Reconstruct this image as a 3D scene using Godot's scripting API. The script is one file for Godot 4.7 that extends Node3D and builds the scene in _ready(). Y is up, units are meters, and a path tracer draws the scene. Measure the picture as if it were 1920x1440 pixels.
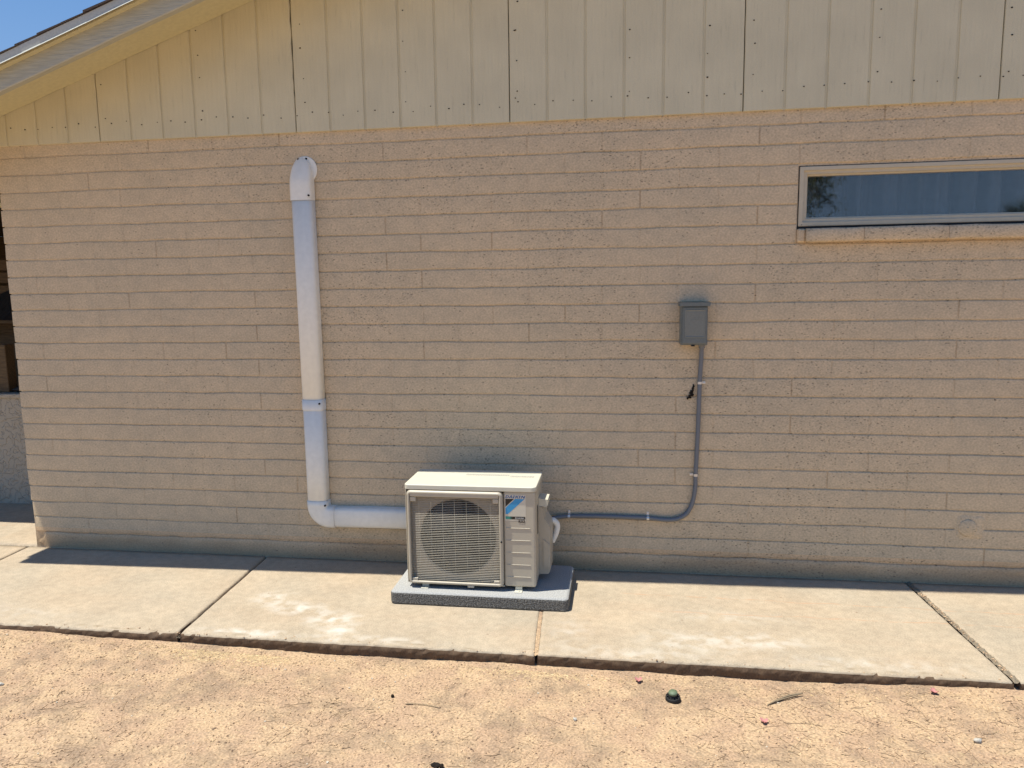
extends Node3D

var taken := {}
var rng := RandomNumberGenerator.new()
var wob := FastNoiseLite.new()
const PITCH := 0.1016
const HALF := 0.2032
const CORNER := -2.8448
const SIDING_Y := 2.507
const RAKE := 1.0 / 3.0

# ------------------------------------------------------------------ helpers

func numbered(called: String, parent: Node) -> String:
	var key := str(parent.get_instance_id()) + called
	var n: int = taken.get(key, 0)
	taken[key] = n + 1
	return called if n == 0 else "%s_%03d" % [called, n]

func thing(called: String, label: String, category: String, at := Vector3.ZERO, group := "") -> Node3D:
	var o := Node3D.new()
	o.name = numbered(called, self)
	o.position = at
	o.set_meta("label", label)
	o.set_meta("category", category)
	if group != "":
		o.set_meta("group", group)
	add_child(o, true)
	return o

func tag(o: Node3D, label: String, category: String, group := "") -> Node3D:
	o.set_meta("label", label)
	o.set_meta("category", category)
	if group != "":
		o.set_meta("group", group)
	return o

# Shapes are given in world metres; a part hangs under its thing's base.
func obj(called: String, st: SurfaceTool, m: Material, parent: Node3D = null, smooth := true) -> MeshInstance3D:
	var p: Node3D = parent if parent else self
	var o := MeshInstance3D.new()
	o.name = numbered(called, p)
	if smooth:
		st.generate_normals()
	o.mesh = st.commit()
	o.material_override = m
	if p != self and p.get_parent() == self and not (p is MeshInstance3D):
		o.position = -p.position
	p.add_child(o, true)
	return o

func holder(called: String, parent: Node3D) -> Node3D:
	var o := Node3D.new()
	o.name = numbered(called, parent)
	if parent.get_parent() == self:
		o.position = -parent.position
	parent.add_child(o, true)
	return o

func begin(flat := false) -> SurfaceTool:
	var st := SurfaceTool.new()
	st.begin(Mesh.PRIMITIVE_TRIANGLES)
	if flat:
		st.set_smooth_group(-1)
	return st

func wall_uv(p: Vector3) -> Vector2:
	return Vector2((p.x + 3.0) / 7.0, 1.0 - p.y / 2.7)

func board_uv(p: Vector3) -> Vector2:
	return Vector2((p.x + 3.0) / 2.4, p.y / 2.4)

func plain_uv(p: Vector3) -> Vector2:
	return Vector2(p.x + p.z * 0.37, p.y + p.z * 0.61)

# a, b, c, d counter-clockwise when seen from outside
func quad(st: SurfaceTool, a: Vector3, b: Vector3, c: Vector3, d: Vector3, uv: Callable = plain_uv) -> void:
	for p: Vector3 in [a, c, b, a, d, c]:
		st.set_uv(uv.call(p))
		st.add_vertex(p)

func tri(st: SurfaceTool, a: Vector3, b: Vector3, c: Vector3, uv: Callable = plain_uv) -> void:
	for p: Vector3 in [a, c, b]:
		st.set_uv(uv.call(p))
		st.add_vertex(p)

# rows of points; columns run right, rows run up when seen from outside
func sheet(st: SurfaceTool, rows: Array, uv: Callable = plain_uv, flip := false) -> void:
	for j in rows.size() - 1:
		var lo: PackedVector3Array = rows[j]
		var hi: PackedVector3Array = rows[j + 1]
		for i in lo.size() - 1:
			if flip:
				quad(st, lo[i + 1], lo[i], hi[i], hi[i + 1], uv)
			else:
				quad(st, lo[i], lo[i + 1], hi[i + 1], hi[i], uv)

func rounded(w: float, h: float, r: float, seg := 4) -> PackedVector2Array:
	var pts := PackedVector2Array()
	r = clampf(r, 0.0002, minf(w, h) * 0.5 - 0.0001)
	for q in 4:
		var c := Vector2((w * 0.5 - r) * (1 if q == 0 or q == 3 else -1), (h * 0.5 - r) * (1 if q < 2 else -1))
		var more := 0.0015 if seg > 1 and minf(w, h) > 2.0 * r + 0.008 else 0.0
		for k in seg + 1:
			var a := PI * 0.5 * (q + float(k) / seg)
			var e := Vector2(cos(a), sin(a))
			if more > 0.0 and k == 0:
				pts.append(c + e * r + e.orthogonal() * more)
			pts.append(c + e * r)
			if more > 0.0 and k == seg:
				pts.append(c + e * r - e.orthogonal() * more)
	pts.append(pts[0])
	return pts

# a rounded rectangle lofted through (inset, height) pairs along local z
func loft(st: SurfaceTool, w: float, h: float, r: float, prof: Array, t: Transform3D, cap0 := true, cap1 := true, uv: Callable = plain_uv, seg := 4) -> void:
	var rows := []
	# extra loops keep the flats flat where they meet a rounded edge
	var steps := []
	for i in prof.size():
		var a: Vector2 = prof[i]
		if i == 0 and cap0 and seg > 1:
			steps.append(Vector2(a.x + 0.0012, a.y))
		steps.append(a)
		if i == prof.size() - 1:
			if cap1 and seg > 1:
				steps.append(Vector2(a.x + 0.0012, a.y))
			continue
		var b: Vector2 = prof[i + 1]
		if seg > 1 and a.distance_to(b) > 0.009:
			steps.append(a.move_toward(b, 0.0015))
			steps.append(b.move_toward(a, 0.0015))
	for p: Vector2 in steps:
		var ring := PackedVector3Array()
		for q in rounded(w - 2 * p.x, h - 2 * p.x, r - p.x, seg):
			ring.append(t * Vector3(q.x, q.y, p.y))
		rows.append(ring)
	sheet(st, rows, uv)
	if cap0:
		fan(st, rows[0], t * Vector3(0, 0, prof[0].y), true, uv)
	if cap1:
		fan(st, rows[-1], t * Vector3(0, 0, prof[-1].y), false, uv)

func fan(st: SurfaceTool, ring: PackedVector3Array, c: Vector3, flip: bool, uv: Callable = plain_uv) -> void:
	for i in ring.size() - 1:
		if flip:
			tri(st, c, ring[i + 1], ring[i], uv)
		else:
			tri(st, c, ring[i], ring[i + 1], uv)

# a box with softened edges between two corners
func box(st: SurfaceTool, a: Vector3, b: Vector3, c := 0.003, uv: Callable = plain_uv) -> void:
	var s := b - a
	c = minf(c, minf(s.x, minf(s.y, s.z)) * 0.45)
	var t := Transform3D(Basis(), Vector3((a.x + b.x) * 0.5, (a.y + b.y) * 0.5, a.z))
	loft(st, s.x, s.y, c, [Vector2(c, 0), Vector2(0, c), Vector2(0, s.z - c), Vector2(c, s.z)], t, true, true, uv, 1)

func plank(st: SurfaceTool, size: Vector3, t: Transform3D, c := 0.003, uv: Callable = plain_uv) -> void:
	c = minf(c, minf(size.x, minf(size.y, size.z)) * 0.45)
	loft(st, size.x, size.y, c, [Vector2(c, -size.z * 0.5), Vector2(0, c - size.z * 0.5), Vector2(0, size.z * 0.5 - c), Vector2(c, size.z * 0.5)], t, true, true, uv, 1)

func lathe(st: SurfaceTool, prof: Array, t: Transform3D, seg := 24, uv: Callable = plain_uv) -> void:
	var rows := []
	for p: Vector2 in prof:
		var ring := PackedVector3Array()
		for k in seg + 1:
			var a := TAU * k / seg
			ring.append(t * Vector3(cos(a) * p.x, sin(a) * p.x, p.y))
		rows.append(ring)
	sheet(st, rows, uv)

func tube(st: SurfaceTool, path: PackedVector3Array, radii: Array, sides := 8) -> void:
	var rows := []
	var side := Vector3.ZERO
	for i in path.size():
		var t := (path[mini(i + 1, path.size() - 1)] - path[maxi(i - 1, 0)]).normalized()
		if side == Vector3.ZERO:
			side = t.cross(Vector3.UP if absf(t.y) < 0.9 else Vector3.RIGHT).normalized()
		side = (side - t * side.dot(t)).normalized()
		var other := t.cross(side)
		var ring := PackedVector3Array()
		var r: float = radii[mini(i, radii.size() - 1)]
		for k in sides + 1:
			var a := TAU * k / sides
			ring.append(path[i] + (side * cos(a) + other * sin(a)) * r)
		rows.append(ring)
	sheet(st, rows, plain_uv)
	fan(st, rows[0], path[0], true)
	fan(st, rows[-1], path[-1], false)

func smooth_path(pts: Array, n := 10) -> PackedVector3Array:
	var out := PackedVector3Array()
	for i in pts.size() - 1:
		var p0: Vector3 = pts[maxi(i - 1, 0)]
		var p1: Vector3 = pts[i]
		var p2: Vector3 = pts[i + 1]
		var p3: Vector3 = pts[mini(i + 2, pts.size() - 1)]
		for k in n:
			out.append(p1.cubic_interpolate(p2, p0, p3, float(k) / n))
	out.append(pts[-1])
	return out

func lin(r: float, g: float, b: float) -> Color:
	return Color(r, g, b).linear_to_srgb()

func mat(c: Color, rough := 0.7, metal := 0.0) -> StandardMaterial3D:
	var m := StandardMaterial3D.new()
	m.albedo_color = c
	m.roughness = rough
	m.metallic = metal
	return m

func noise(freq: float, sd: int, octaves := 4, kind := FastNoiseLite.TYPE_SIMPLEX_SMOOTH) -> FastNoiseLite:
	var n := FastNoiseLite.new()
	n.noise_type = kind
	n.frequency = freq
	n.seed = sd
	n.fractal_octaves = octaves
	return n

func noise_bytes(n: FastNoiseLite, w: int, h: int) -> PackedByteArray:
	var im := n.get_image(w, h, false, false, true)
	im.convert(Image.FORMAT_L8)
	return im.get_data()

func grain(m: StandardMaterial3D, freq: float, depth: float, sd: int, per := 1.0, lo := 0.85) -> StandardMaterial3D:
	# fine uneven tone and relief, laid on the surface in world space
	var w := 512
	var n := noise(freq, sd, 5)
	var tone := NoiseTexture2D.new()
	tone.width = w
	tone.height = w
	tone.seamless = true
	tone.noise = n
	var g := Gradient.new()
	g.set_color(0, Color(lo, lo, lo))
	g.set_color(1, Color(1, 1, 1))
	tone.color_ramp = g
	m.albedo_texture = tone
	var bump := NoiseTexture2D.new()
	bump.width = w
	bump.height = w
	bump.seamless = true
	bump.noise = n
	m.heightmap_enabled = depth > 0.0
	m.heightmap_texture = bump
	m.heightmap_scale = depth
	m.uv1_triplanar = true
	m.uv1_world_triplanar = true
	m.uv1_scale = Vector3.ONE / per
	return m

# ------------------------------------------------------------------ materials

var M := {}

func wall_material() -> StandardMaterial3D:
	# slump block under thick tan paint: uneven coats, and pits whose shade is also darkened into the colour
	var w := 2048
	var h := 1024
	var broad := noise_bytes(noise(0.004, 3, 4), w, h)
	var mid := noise_bytes(noise(0.03, 4, 3), w, h)
	var fine := noise_bytes(noise(0.22, 5, 2), w, h)
	var patch := noise(0.9, 8, 2)
	var tone := PackedFloat32Array()
	tone.resize(w * h)
	var high := PackedByteArray()
	high.resize(w * h)
	for i in w * h:
		tone[i] = 0.86 + (broad[i] * 0.04 + mid[i] * 0.07 + fine[i] * 0.18) / 255.0
		high[i] = 150 + mid[i] * 40 / 255 + fine[i] * 50 / 255
	var r := RandomNumberGenerator.new()
	r.seed = 77
	for k in 150000:
		var x := r.randf()
		var y := r.randf()
		var wx := x * 7.0 - 3.0
		var wy := (1.0 - y) * 2.7
		# each block has its own roughness
		var row := int((2.538 - wy) / PITCH)
		var own := fposmod(sin(floorf(wx / 0.4064 + (row % 2) * 0.5) * 12.99 + row * 78.23) * 43758.5, 1.0)
		var dense := clampf((wx + 2.4) / 2.4, 0.07, 1.0) * (0.25 + 1.1 * own) * clampf(patch.get_noise_2d(wx, wy) * 1.5 + 0.8, 0.1, 1.2)
		if r.randf() > dense * 0.85:
			continue
		var big := r.randf() ** 3
		var deep := 0.05 + 0.09 * r.randf() + 0.17 * big ** 3
		var lx := 1 + int(r.randf() * 1.5 + big * 1.2)
		var ly := 1 + int(r.randf() * 0.9 + big * 1.0)
		var slant := r.randf() - 0.5
		var cx := int(x * w)
		var cy := int(y * h)
		for b in ly:
			for a in lx:
				var px := posmod(cx + a + int(slant * b * 2), w)
				var py := clampi(cy + b, 0, h - 1)
				var at := py * w + px
				tone[at] = maxf(tone[at] * (1.0 - deep), 0.3)
				high[at] = maxi(high[at] - int(deep * 420), 10)
	# splashed dirt and lack of light, both darkened into the foot of the wall
	for y in range(int(h * (1.0 - 0.20 / 2.7)), h):
		var up := (1.0 - float(y) / h) * 2.7
		for x in w:
			var i := y * w + x
			var top := 0.07 + 0.10 * (broad[int(h * 0.5) * w + x] / 255.0)
			tone[i] *= 1.0 - 0.20 * clampf((top - up) / 0.08, 0.0, 1.0) * (0.6 + 0.4 * mid[i] / 255.0)
	var rgb := PackedByteArray()
	rgb.resize(w * h * 3)
	var base := lin(0.60, 0.470, 0.308)
	for i in w * h:
		var t := tone[i]
		var warm := (mid[i] + broad[i] - 255) / 255.0 * 0.010
		if i > w * int(h * (1.0 - 0.13 / 2.7)):
			warm += 0.045  # warmer colour along the foot, countering the blue skylight in the shade
		rgb[i * 3] = clampi(int(base.r * (t + warm) * 255), 0, 255)
		rgb[i * 3 + 1] = clampi(int(base.g * t * 255), 0, 255)
		rgb[i * 3 + 2] = clampi(int(base.b * (t - warm) * 255), 0, 255)
	var m := mat(Color.WHITE, 0.82)
	m.albedo_texture = ImageTexture.create_from_image(Image.create_from_data(w, h, false, Image.FORMAT_RGB8, rgb))
	m.heightmap_enabled = true
	m.heightmap_texture = ImageTexture.create_from_image(Image.create_from_data(w, h, false, Image.FORMAT_L8, high))
	m.heightmap_scale = 0.16
	return m

func siding_material() -> StandardMaterial3D:
	# rough-sawn plywood under paint: upright grain, small checks
	var w := 1024
	var broad := noise_bytes(noise(0.006, 13, 3), w, w)
	var n := noise(0.12, 14, 3)
	var grainy := n.get_image(w, 64, false, false, true)
	grainy.convert(Image.FORMAT_L8)
	grainy.resize(w, w, Image.INTERPOLATE_CUBIC)
	var g := grainy.get_data()
	var fine := noise_bytes(noise(0.25, 15, 2), w, w)
	var rgb := PackedByteArray()
	rgb.resize(w * w * 3)
	var high := PackedByteArray()
	high.resize(w * w)
	var base := lin(0.67, 0.605, 0.42)
	for i in w * w:
		var t := 0.92 + (broad[i] * 0.05 + g[i] * 0.025 + fine[i] * 0.03) / 255.0
		if g[i] < 40:
			t *= 0.97
		rgb[i * 3] = clampi(int(base.r * t * 255), 0, 255)
		rgb[i * 3 + 1] = clampi(int(base.g * t * 255), 0, 255)
		rgb[i * 3 + 2] = clampi(int(base.b * t * 255), 0, 255)
		high[i] = clampi(g[i] * 2 / 3 + fine[i] / 3, 0, 255)
	var m := mat(Color.WHITE, 0.75)
	m.albedo_texture = ImageTexture.create_from_image(Image.create_from_data(w, w, false, Image.FORMAT_RGB8, rgb))
	m.heightmap_enabled = true
	m.heightmap_texture = ImageTexture.create_from_image(Image.create_from_data(w, w, false, Image.FORMAT_L8, high))
	m.heightmap_scale = 0.16
	return m

func blot(rgb: PackedByteArray, w: int, h: int, cx: float, cy: float, rx: float, ry: float, c: Color, much: float, rag: FastNoiseLite) -> void:
	for y in range(maxi(int(cy - ry), 0), mini(int(cy + ry), h)):
		for x in range(maxi(int(cx - rx), 0), mini(int(cx + rx), w)):
			var d := Vector2((x - cx) / rx, (y - cy) / ry).length()
			if d < 1.0:
				var k := clampf((1.0 - d) * 1.1 * much * clampf(rag.get_noise_2d(x, y) * 1.7 + 0.55, 0.0, 1.2), 0.0, 1.0)
				var i := (y * w + x) * 3
				rgb[i] = int(lerpf(rgb[i], c.r * 255, k))
				rgb[i + 1] = int(lerpf(rgb[i + 1], c.g * 255, k))
				rgb[i + 2] = int(lerpf(rgb[i + 2], c.b * 255, k))

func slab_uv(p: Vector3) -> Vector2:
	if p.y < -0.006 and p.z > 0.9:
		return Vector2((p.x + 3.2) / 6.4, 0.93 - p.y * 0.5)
	return Vector2((p.x + 3.2) / 6.4, clampf((absf(p.z) + 0.05) / 1.15 * 0.9, 0.0, 0.9))

func concrete_material() -> StandardMaterial3D:
	var w := 2048
	var h := 448
	var broad := noise_bytes(noise(0.007, 21, 4), w, h)
	var tint := noise_bytes(noise(0.004, 25, 3), w, h)
	var mid := noise_bytes(noise(0.05, 22, 3), w, h)
	var fine := noise_bytes(noise(0.35, 23, 2), w, h)
	var rgb := PackedByteArray()
	rgb.resize(w * h * 3)
	var high := PackedByteArray()
	high.resize(w * h)
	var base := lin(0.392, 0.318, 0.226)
	var brown := lin(0.11, 0.068, 0.038)  # front face: soil brown, deepened for the shade below the slab edge
	for y in h:
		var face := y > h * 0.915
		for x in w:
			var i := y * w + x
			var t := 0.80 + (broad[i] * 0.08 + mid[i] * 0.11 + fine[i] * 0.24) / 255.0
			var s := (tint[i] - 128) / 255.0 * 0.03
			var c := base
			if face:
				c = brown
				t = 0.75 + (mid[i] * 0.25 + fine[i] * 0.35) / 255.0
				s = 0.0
			rgb[i * 3] = clampi(int(c.r * (t + s) * 255), 0, 255)
			rgb[i * 3 + 1] = clampi(int(c.g * t * 255), 0, 255)
			rgb[i * 3 + 2] = clampi(int(c.b * (t - s) * 255), 0, 255)
			high[i] = clampi(90 + mid[i] / 4 + fine[i] / 3, 0, 255)
	var rag := noise(0.03, 29, 5)
	var white := lin(0.55, 0.51, 0.44)
	var rust := lin(0.46, 0.30, 0.19)
	var at := func(x: float, z: float) -> Vector2: return Vector2((x + 3.2) / 6.4 * w, (z + 0.05) / 1.15 * 0.9 * h)
	# lime bloom left by water
	for b: Array in [[-0.90, 0.60, 0.16, 0.12, 0.8], [-0.72, 0.70, 0.24, 0.10, 0.9], [-0.50, 0.80, 0.20, 0.12, 1.0], [-0.42, 0.93, 0.13, 0.12, 1.0], [-0.85, 0.98, 0.35, 0.05, 0.9], [-0.20, 0.98, 0.4, 0.05, 0.6], [1.25, 0.84, 0.30, 0.14, 0.7], [1.55, 0.80, 0.30, 0.12, 0.7], [1.45, 0.55, 0.5, 0.09, 0.35], [0.95, 0.97, 0.5, 0.08, 0.5], [0.68, 0.80, 0.14, 0.18, 0.4], [2.0, 0.95, 0.6, 0.08, 0.5], [-2.2, 0.9, 0.5, 0.12, 0.25]]:
		var c: Vector2 = at.call(b[0], b[1])
		blot(rgb, w, h, c.x, c.y, b[2] * w / 6.4, b[3] * h / 1.15 * 0.9, white, b[4], rag)
	# rust-coloured tide lines and warm stains
	var r := RandomNumberGenerator.new()
	r.seed = 5
	for l: Array in [[0.95, 3.1, 0.335, 0.02], [1.1, 2.9, 0.52, -0.01]]:
		var x: float = l[0]
		while x < l[1]:
			var c: Vector2 = at.call(x, l[2] + l[3] * (x - 1.5) + rag.get_noise_2d(x * 150, l[2] * 90) * 0.02)
			blot(rgb, w, h, c.x, c.y, 12, 2.6, rust, 0.62, rag)
			x += 0.02
	for k in 26:
		var c: Vector2 = at.call(r.randf_range(-2.8, 3.0), r.randf_range(0.1, 1.0))
		blot(rgb, w, h, c.x, c.y, r.randf_range(20, 110), r.randf_range(8, 30), rust, 0.08, rag)
	for k in 60:
		var c: Vector2 = at.call(r.randf_range(-2.8, 3.0), r.randf_range(0.1, 1.0))
		blot(rgb, w, h, c.x, c.y, r.randf_range(1.5, 3), r.randf_range(1.2, 2.5), lin(0.16, 0.1, 0.06), 1.0, rag)
	for k in 70:
		var c: Vector2 = at.call(r.randf_range(-2.8, 3.0), 1.01 + r.randf_range(-0.02, 0.03))
		blot(rgb, w, h, c.x, c.y, r.randf_range(6, 20), r.randf_range(3, 6), lin(0.25, 0.19, 0.12), 0.6, rag)
	var m := mat(Color.WHITE, 0.85)
	m.albedo_texture = ImageTexture.create_from_image(Image.create_from_data(w, h, false, Image.FORMAT_RGB8, rgb))
	m.heightmap_enabled = true
	m.heightmap_texture = ImageTexture.create_from_image(Image.create_from_data(w, h, false, Image.FORMAT_L8, high))
	m.heightmap_scale = 0.3
	return m

func dirt_uv(p: Vector3) -> Vector2:
	return Vector2((p.x + 2.6) / 6.0, (p.z - 0.95) / 2.2)

func dirt_material() -> StandardMaterial3D:
	var w := 1536
	var h := 640
	var broad := noise_bytes(noise(0.010, 31, 4), w, h)
	var mid := noise_bytes(noise(0.045, 32, 4), w, h)
	var fine := noise_bytes(noise(0.30, 33, 3), w, h)
	var rgb := PackedByteArray()
	rgb.resize(w * h * 3)
	var high := PackedByteArray()
	high.resize(w * h)
	var sand := lin(0.555, 0.388, 0.232)
	var rose := lin(0.485, 0.328, 0.205)
	var hue := noise_bytes(noise(0.018, 35, 3), w, h)
	var grey := lin(0.23, 0.165, 0.11)
	for i in w * h:
		var k := clampf((mid[i] * 0.6 + broad[i] * 0.8) / 255.0 - 0.62, 0.0, 0.5) * 1.15
		var t := 0.74 + fine[i] / 255.0 * 0.38
		var c := sand.lerp(rose, clampf((hue[i] - 90) / 90.0, 0.0, 1.0)).lerp(grey, k)
		rgb[i * 3] = clampi(int(c.r * t * 255), 0, 255)
		rgb[i * 3 + 1] = clampi(int(c.g * t * 255), 0, 255)
		rgb[i * 3 + 2] = clampi(int(c.b * t * 255), 0, 255)
		high[i] = clampi(fine[i] / 2 + mid[i] / 2, 0, 255)
	var m := mat(Color.WHITE, 0.95)
	m.albedo_texture = ImageTexture.create_from_image(Image.create_from_data(w, h, false, Image.FORMAT_RGB8, rgb))
	m.heightmap_enabled = true
	m.heightmap_texture = ImageTexture.create_from_image(Image.create_from_data(w, h, false, Image.FORMAT_L8, high))
	m.heightmap_scale = 1.5
	return m

func stucco_material() -> StandardMaterial3D:
	# skip-trowel stucco: smooth lace islands with ragged edges
	var w := 512
	var a := noise(0.022, 41, 3)
	a.domain_warp_enabled = true
	a.domain_warp_amplitude = 26.0
	a.domain_warp_frequency = 0.02
	var lace := noise_bytes(a, w, w)
	var fine := noise_bytes(noise(0.2, 42, 3), w, w)
	var rgb := PackedByteArray()
	rgb.resize(w * w * 3)
	var high := PackedByteArray()
	high.resize(w * w)
	var base := lin(0.47, 0.405, 0.31)
	for i in w * w:
		var up := clampf((lace[i] - 118) / 14.0, 0.0, 1.0)
		var t := 0.93 + 0.07 * fine[i] / 255.0
		rgb[i * 3] = int(base.r * t * 255)
		rgb[i * 3 + 1] = int(base.g * t * 255)
		rgb[i * 3 + 2] = int(base.b * t * 255)
		high[i] = clampi(int(60 + up * 130 + fine[i] * 0.15), 0, 255)
	var m := mat(Color.WHITE, 0.9)
	m.albedo_texture = ImageTexture.create_from_image(Image.create_from_data(w, w, false, Image.FORMAT_RGB8, rgb))
	m.heightmap_enabled = true
	m.heightmap_texture = ImageTexture.create_from_image(Image.create_from_data(w, w, false, Image.FORMAT_L8, high))
	m.heightmap_scale = 1.2
	m.uv1_triplanar = true
	m.uv1_world_triplanar = true
	m.uv1_scale = Vector3.ONE * 1.4
	return m

func make_materials() -> void:
	M.wall = wall_material()
	M.siding = siding_material()
	M.concrete = concrete_material()
	M.dirt = dirt_material()
	M.stucco = stucco_material()
	M.trim = grain(mat(lin(0.66, 0.59, 0.36), 0.65), 0.03, 0.12, 51, 0.5, 0.92)
	M.fascia = grain(mat(lin(0.49, 0.475, 0.385), 0.7), 0.02, 0.2, 52, 0.6, 0.88)
	M.fascia.uv1_scale = Vector3(0.7, 7, 7)
	M.metal_trim = grain(mat(lin(0.53, 0.53, 0.47), 0.5, 0.1), 0.05, 0.0, 53, 0.4, 0.9)
	M.shingle = grain(mat(lin(0.11, 0.075, 0.06), 0.95), 0.15, 0.3, 54, 0.3, 0.5)
	M.ivory = grain(mat(lin(0.50, 0.445, 0.342), 0.42), 0.02, 0.0, 55, 0.8, 0.96)
	M.ivory_sunlit = grain(mat(lin(0.62, 0.59, 0.475), 0.45), 0.02, 0.0, 56, 0.8, 0.97)  # cabinet paint lightened for the sun on the lid top
	M.bell = grain(mat(lin(0.44, 0.375, 0.275), 0.5), 0.03, 0.0, 75, 0.5, 0.9)
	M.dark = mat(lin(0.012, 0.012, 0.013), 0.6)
	M.fan = mat(lin(0.014, 0.0145, 0.015), 0.5)
	M.coil = grain(mat(lin(0.01, 0.01, 0.0105), 0.7, 0.0), 0.1, 0.0, 58, 0.3, 0.6)
	M.vinyl = grain(mat(lin(0.90, 0.865, 0.77), 0.42), 0.02, 0.0, 57, 0.5, 0.95)
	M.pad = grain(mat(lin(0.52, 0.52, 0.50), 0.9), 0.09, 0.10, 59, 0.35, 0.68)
	M.pad_side = grain(mat(lin(0.36, 0.345, 0.31), 0.95), 0.06, 0.5, 74, 0.3, 0.3)  # rough dirty sides, also darkened for the shade on the front face
	M.box_grey = grain(mat(lin(0.165, 0.180, 0.165), 0.5), 0.04, 0.0, 60, 0.3, 0.93)
	M.box_plate = grain(mat(lin(0.215, 0.220, 0.190), 0.5), 0.04, 0.0, 61, 0.3, 0.93)
	M.conduit = mat(lin(0.16, 0.17, 0.185), 0.45)
	M.steel = mat(lin(0.62, 0.62, 0.62), 0.35, 0.8)
	M.window = grain(mat(lin(0.57, 0.495, 0.36), 0.45), 0.02, 0.0, 62, 0.5, 0.95)
	M.rubber = mat(lin(0.015, 0.014, 0.014), 0.8)
	M.glass = mat(Color(0.03, 0.04, 0.05, 0.06), 0.02)
	M.glass.transparency = BaseMaterial3D.TRANSPARENCY_ALPHA
	M.curtain = grain(mat(lin(0.09, 0.115, 0.135), 0.9), 0.02, 0.0, 63, 0.5, 0.85)
	M.curtain.backlight_enabled = true
	M.curtain.backlight = Color(0.2, 0.2, 0.2)
	M.room = mat(lin(0.3, 0.29, 0.27), 0.9)
	M.brown = grain(mat(lin(0.17, 0.105, 0.045), 0.8), 0.02, 0.1, 64, 0.6, 0.7)
	M.brown.uv1_scale = Vector3(0.8, 6, 6)
	M.tarp = grain(mat(lin(0.030, 0.036, 0.042), 0.5), 0.02, 0.3, 65, 0.5, 0.7)
	M.black = mat(lin(0.008, 0.008, 0.008), 0.7)
	M.mud = grain(mat(lin(0.035, 0.020, 0.010), 0.95), 0.1, 0.5, 66, 0.1, 0.5)
	M.twig = mat(Color.WHITE, 0.9)
	M.twig.vertex_color_use_as_albedo = true
	M.rubble = grain(mat(lin(0.46, 0.38, 0.27), 0.95), 0.14, 0.4, 73, 0.2, 0.5)
	M.grit = grain(mat(lin(0.24, 0.19, 0.13), 0.95), 0.12, 0.6, 72, 0.2, 0.4)
	M.green = grain(mat(lin(0.16, 0.22, 0.13), 0.6), 0.05, 0.0, 67, 0.05, 0.8)
	M.petal = mat(lin(0.46, 0.20, 0.18), 0.7)
	M.white_stone = grain(mat(lin(0.75, 0.70, 0.60), 0.8), 0.1, 0.2, 68, 0.05, 0.8)
	M.stick = grain(mat(lin(0.45, 0.34, 0.21), 0.85), 0.1, 0.1, 69, 0.05, 0.6)
	M.bark = grain(mat(lin(0.09, 0.065, 0.045), 0.95), 0.06, 0.8, 70, 0.4, 0.5)
	M.leaf = mat(lin(0.055, 0.085, 0.022), 0.7)
	M.leaf.backlight_enabled = true
	M.leaf.backlight = Color(0.3, 0.35, 0.12)
	M.palm = mat(lin(0.06, 0.10, 0.035), 0.6)

# ------------------------------------------------------------------ the house

func joint_y(j: float) -> float:
	return 0.10 + (24.0 - j) * PITCH

func rake_y(x: float) -> float:
	return 2.692 + (x + 2.768) * RAKE

func brick_shape(st: SurfaceTool, x0: float, x1: float, y0: float, y1: float, z: float, corner := 0.0) -> void:
	# a slump block's face: soft uneven arrises, a slightly bulging face
	var cols := [0.0, 0.002, 0.007, 0.3, 0.5, 0.7, -0.007, -0.002, 0.0]
	var cz := [0.008, 0.0012, 0.0, 0.0, 0.0, 0.0, 0.0, 0.0012, 0.008]
	var xs := []
	for i in 9:
		var c: float = cols[i]
		xs.append(x0 + c if i < 3 else (x1 + c if i > 5 else lerpf(x0, x1, c)))
	if corner > 0.0:
		cz[0] = 0.10
		xs[1] = x0 + 0.002
		cz[1] = corner * 0.8
		xs[2] = x0 + corner
		cz[2] = 0.001
	var rz := [0.018, 0.0055, 0.0003, 0.0003, 0.0025, 0.018]
	var off := [0.0, 0.0025, 0.0070, -0.0040, -0.0010, 0.0]
	var rows := []
	for j in 6:
		var row := PackedVector3Array()
		for i in 9:
			var x: float = xs[i]
			var edge := y0 if j < 3 else y1
			var wave := wob.get_noise_2d(x * 9.0, edge * 61.0) * 0.0052
			var y: float = edge + off[j] + (wave if j < 3 else wave)
			var d := maxf(rz[j], cz[i])
			var bulge := wob.get_noise_2d(x * 14.0 + 50.0, y * 30.0) * 0.003
			if d > 0.01:
				bulge = 0.0
			var px := x
			if corner > 0.0 and i < 3:
				px += wob.get_noise_2d(y * 90.0, 7.0) * corner * 0.35
				if j == 0 or j == 5:
					px += corner * 0.5
			row.append(Vector3(px, y, z - d + bulge))
		rows.append(row)
	# flat faces, rounded arrises
	var nx := [-0.7, -0.3, 0.0, 0.0, 0.0, 0.0, 0.0, 0.3, 0.7]
	if corner > 0.0:
		nx[0] = -1.0
		nx[1] = -0.85
		nx[2] = -0.25
	var ny := [-0.97, -0.80, -0.05, 0.05, 0.60, 0.97]
	var norm := func(i: int, j: int) -> Vector3:
		var a: float = nx[i]
		var b: float = ny[j]
		return Vector3(a, b, sqrt(maxf(1.0 - a * a, 0.02)) * sqrt(maxf(1.0 - b * b, 0.02))).normalized()
	for j in 5:
		for i in 8:
			for q: Vector2i in [Vector2i(0, 0), Vector2i(1, 1), Vector2i(1, 0), Vector2i(0, 0), Vector2i(0, 1), Vector2i(1, 1)]:
				var p: Vector3 = rows[j + q.y][i + q.x]
				st.set_normal(norm.call(i + q.x, j + q.y))
				st.set_uv(wall_uv(p))
				st.add_vertex(p)

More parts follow.
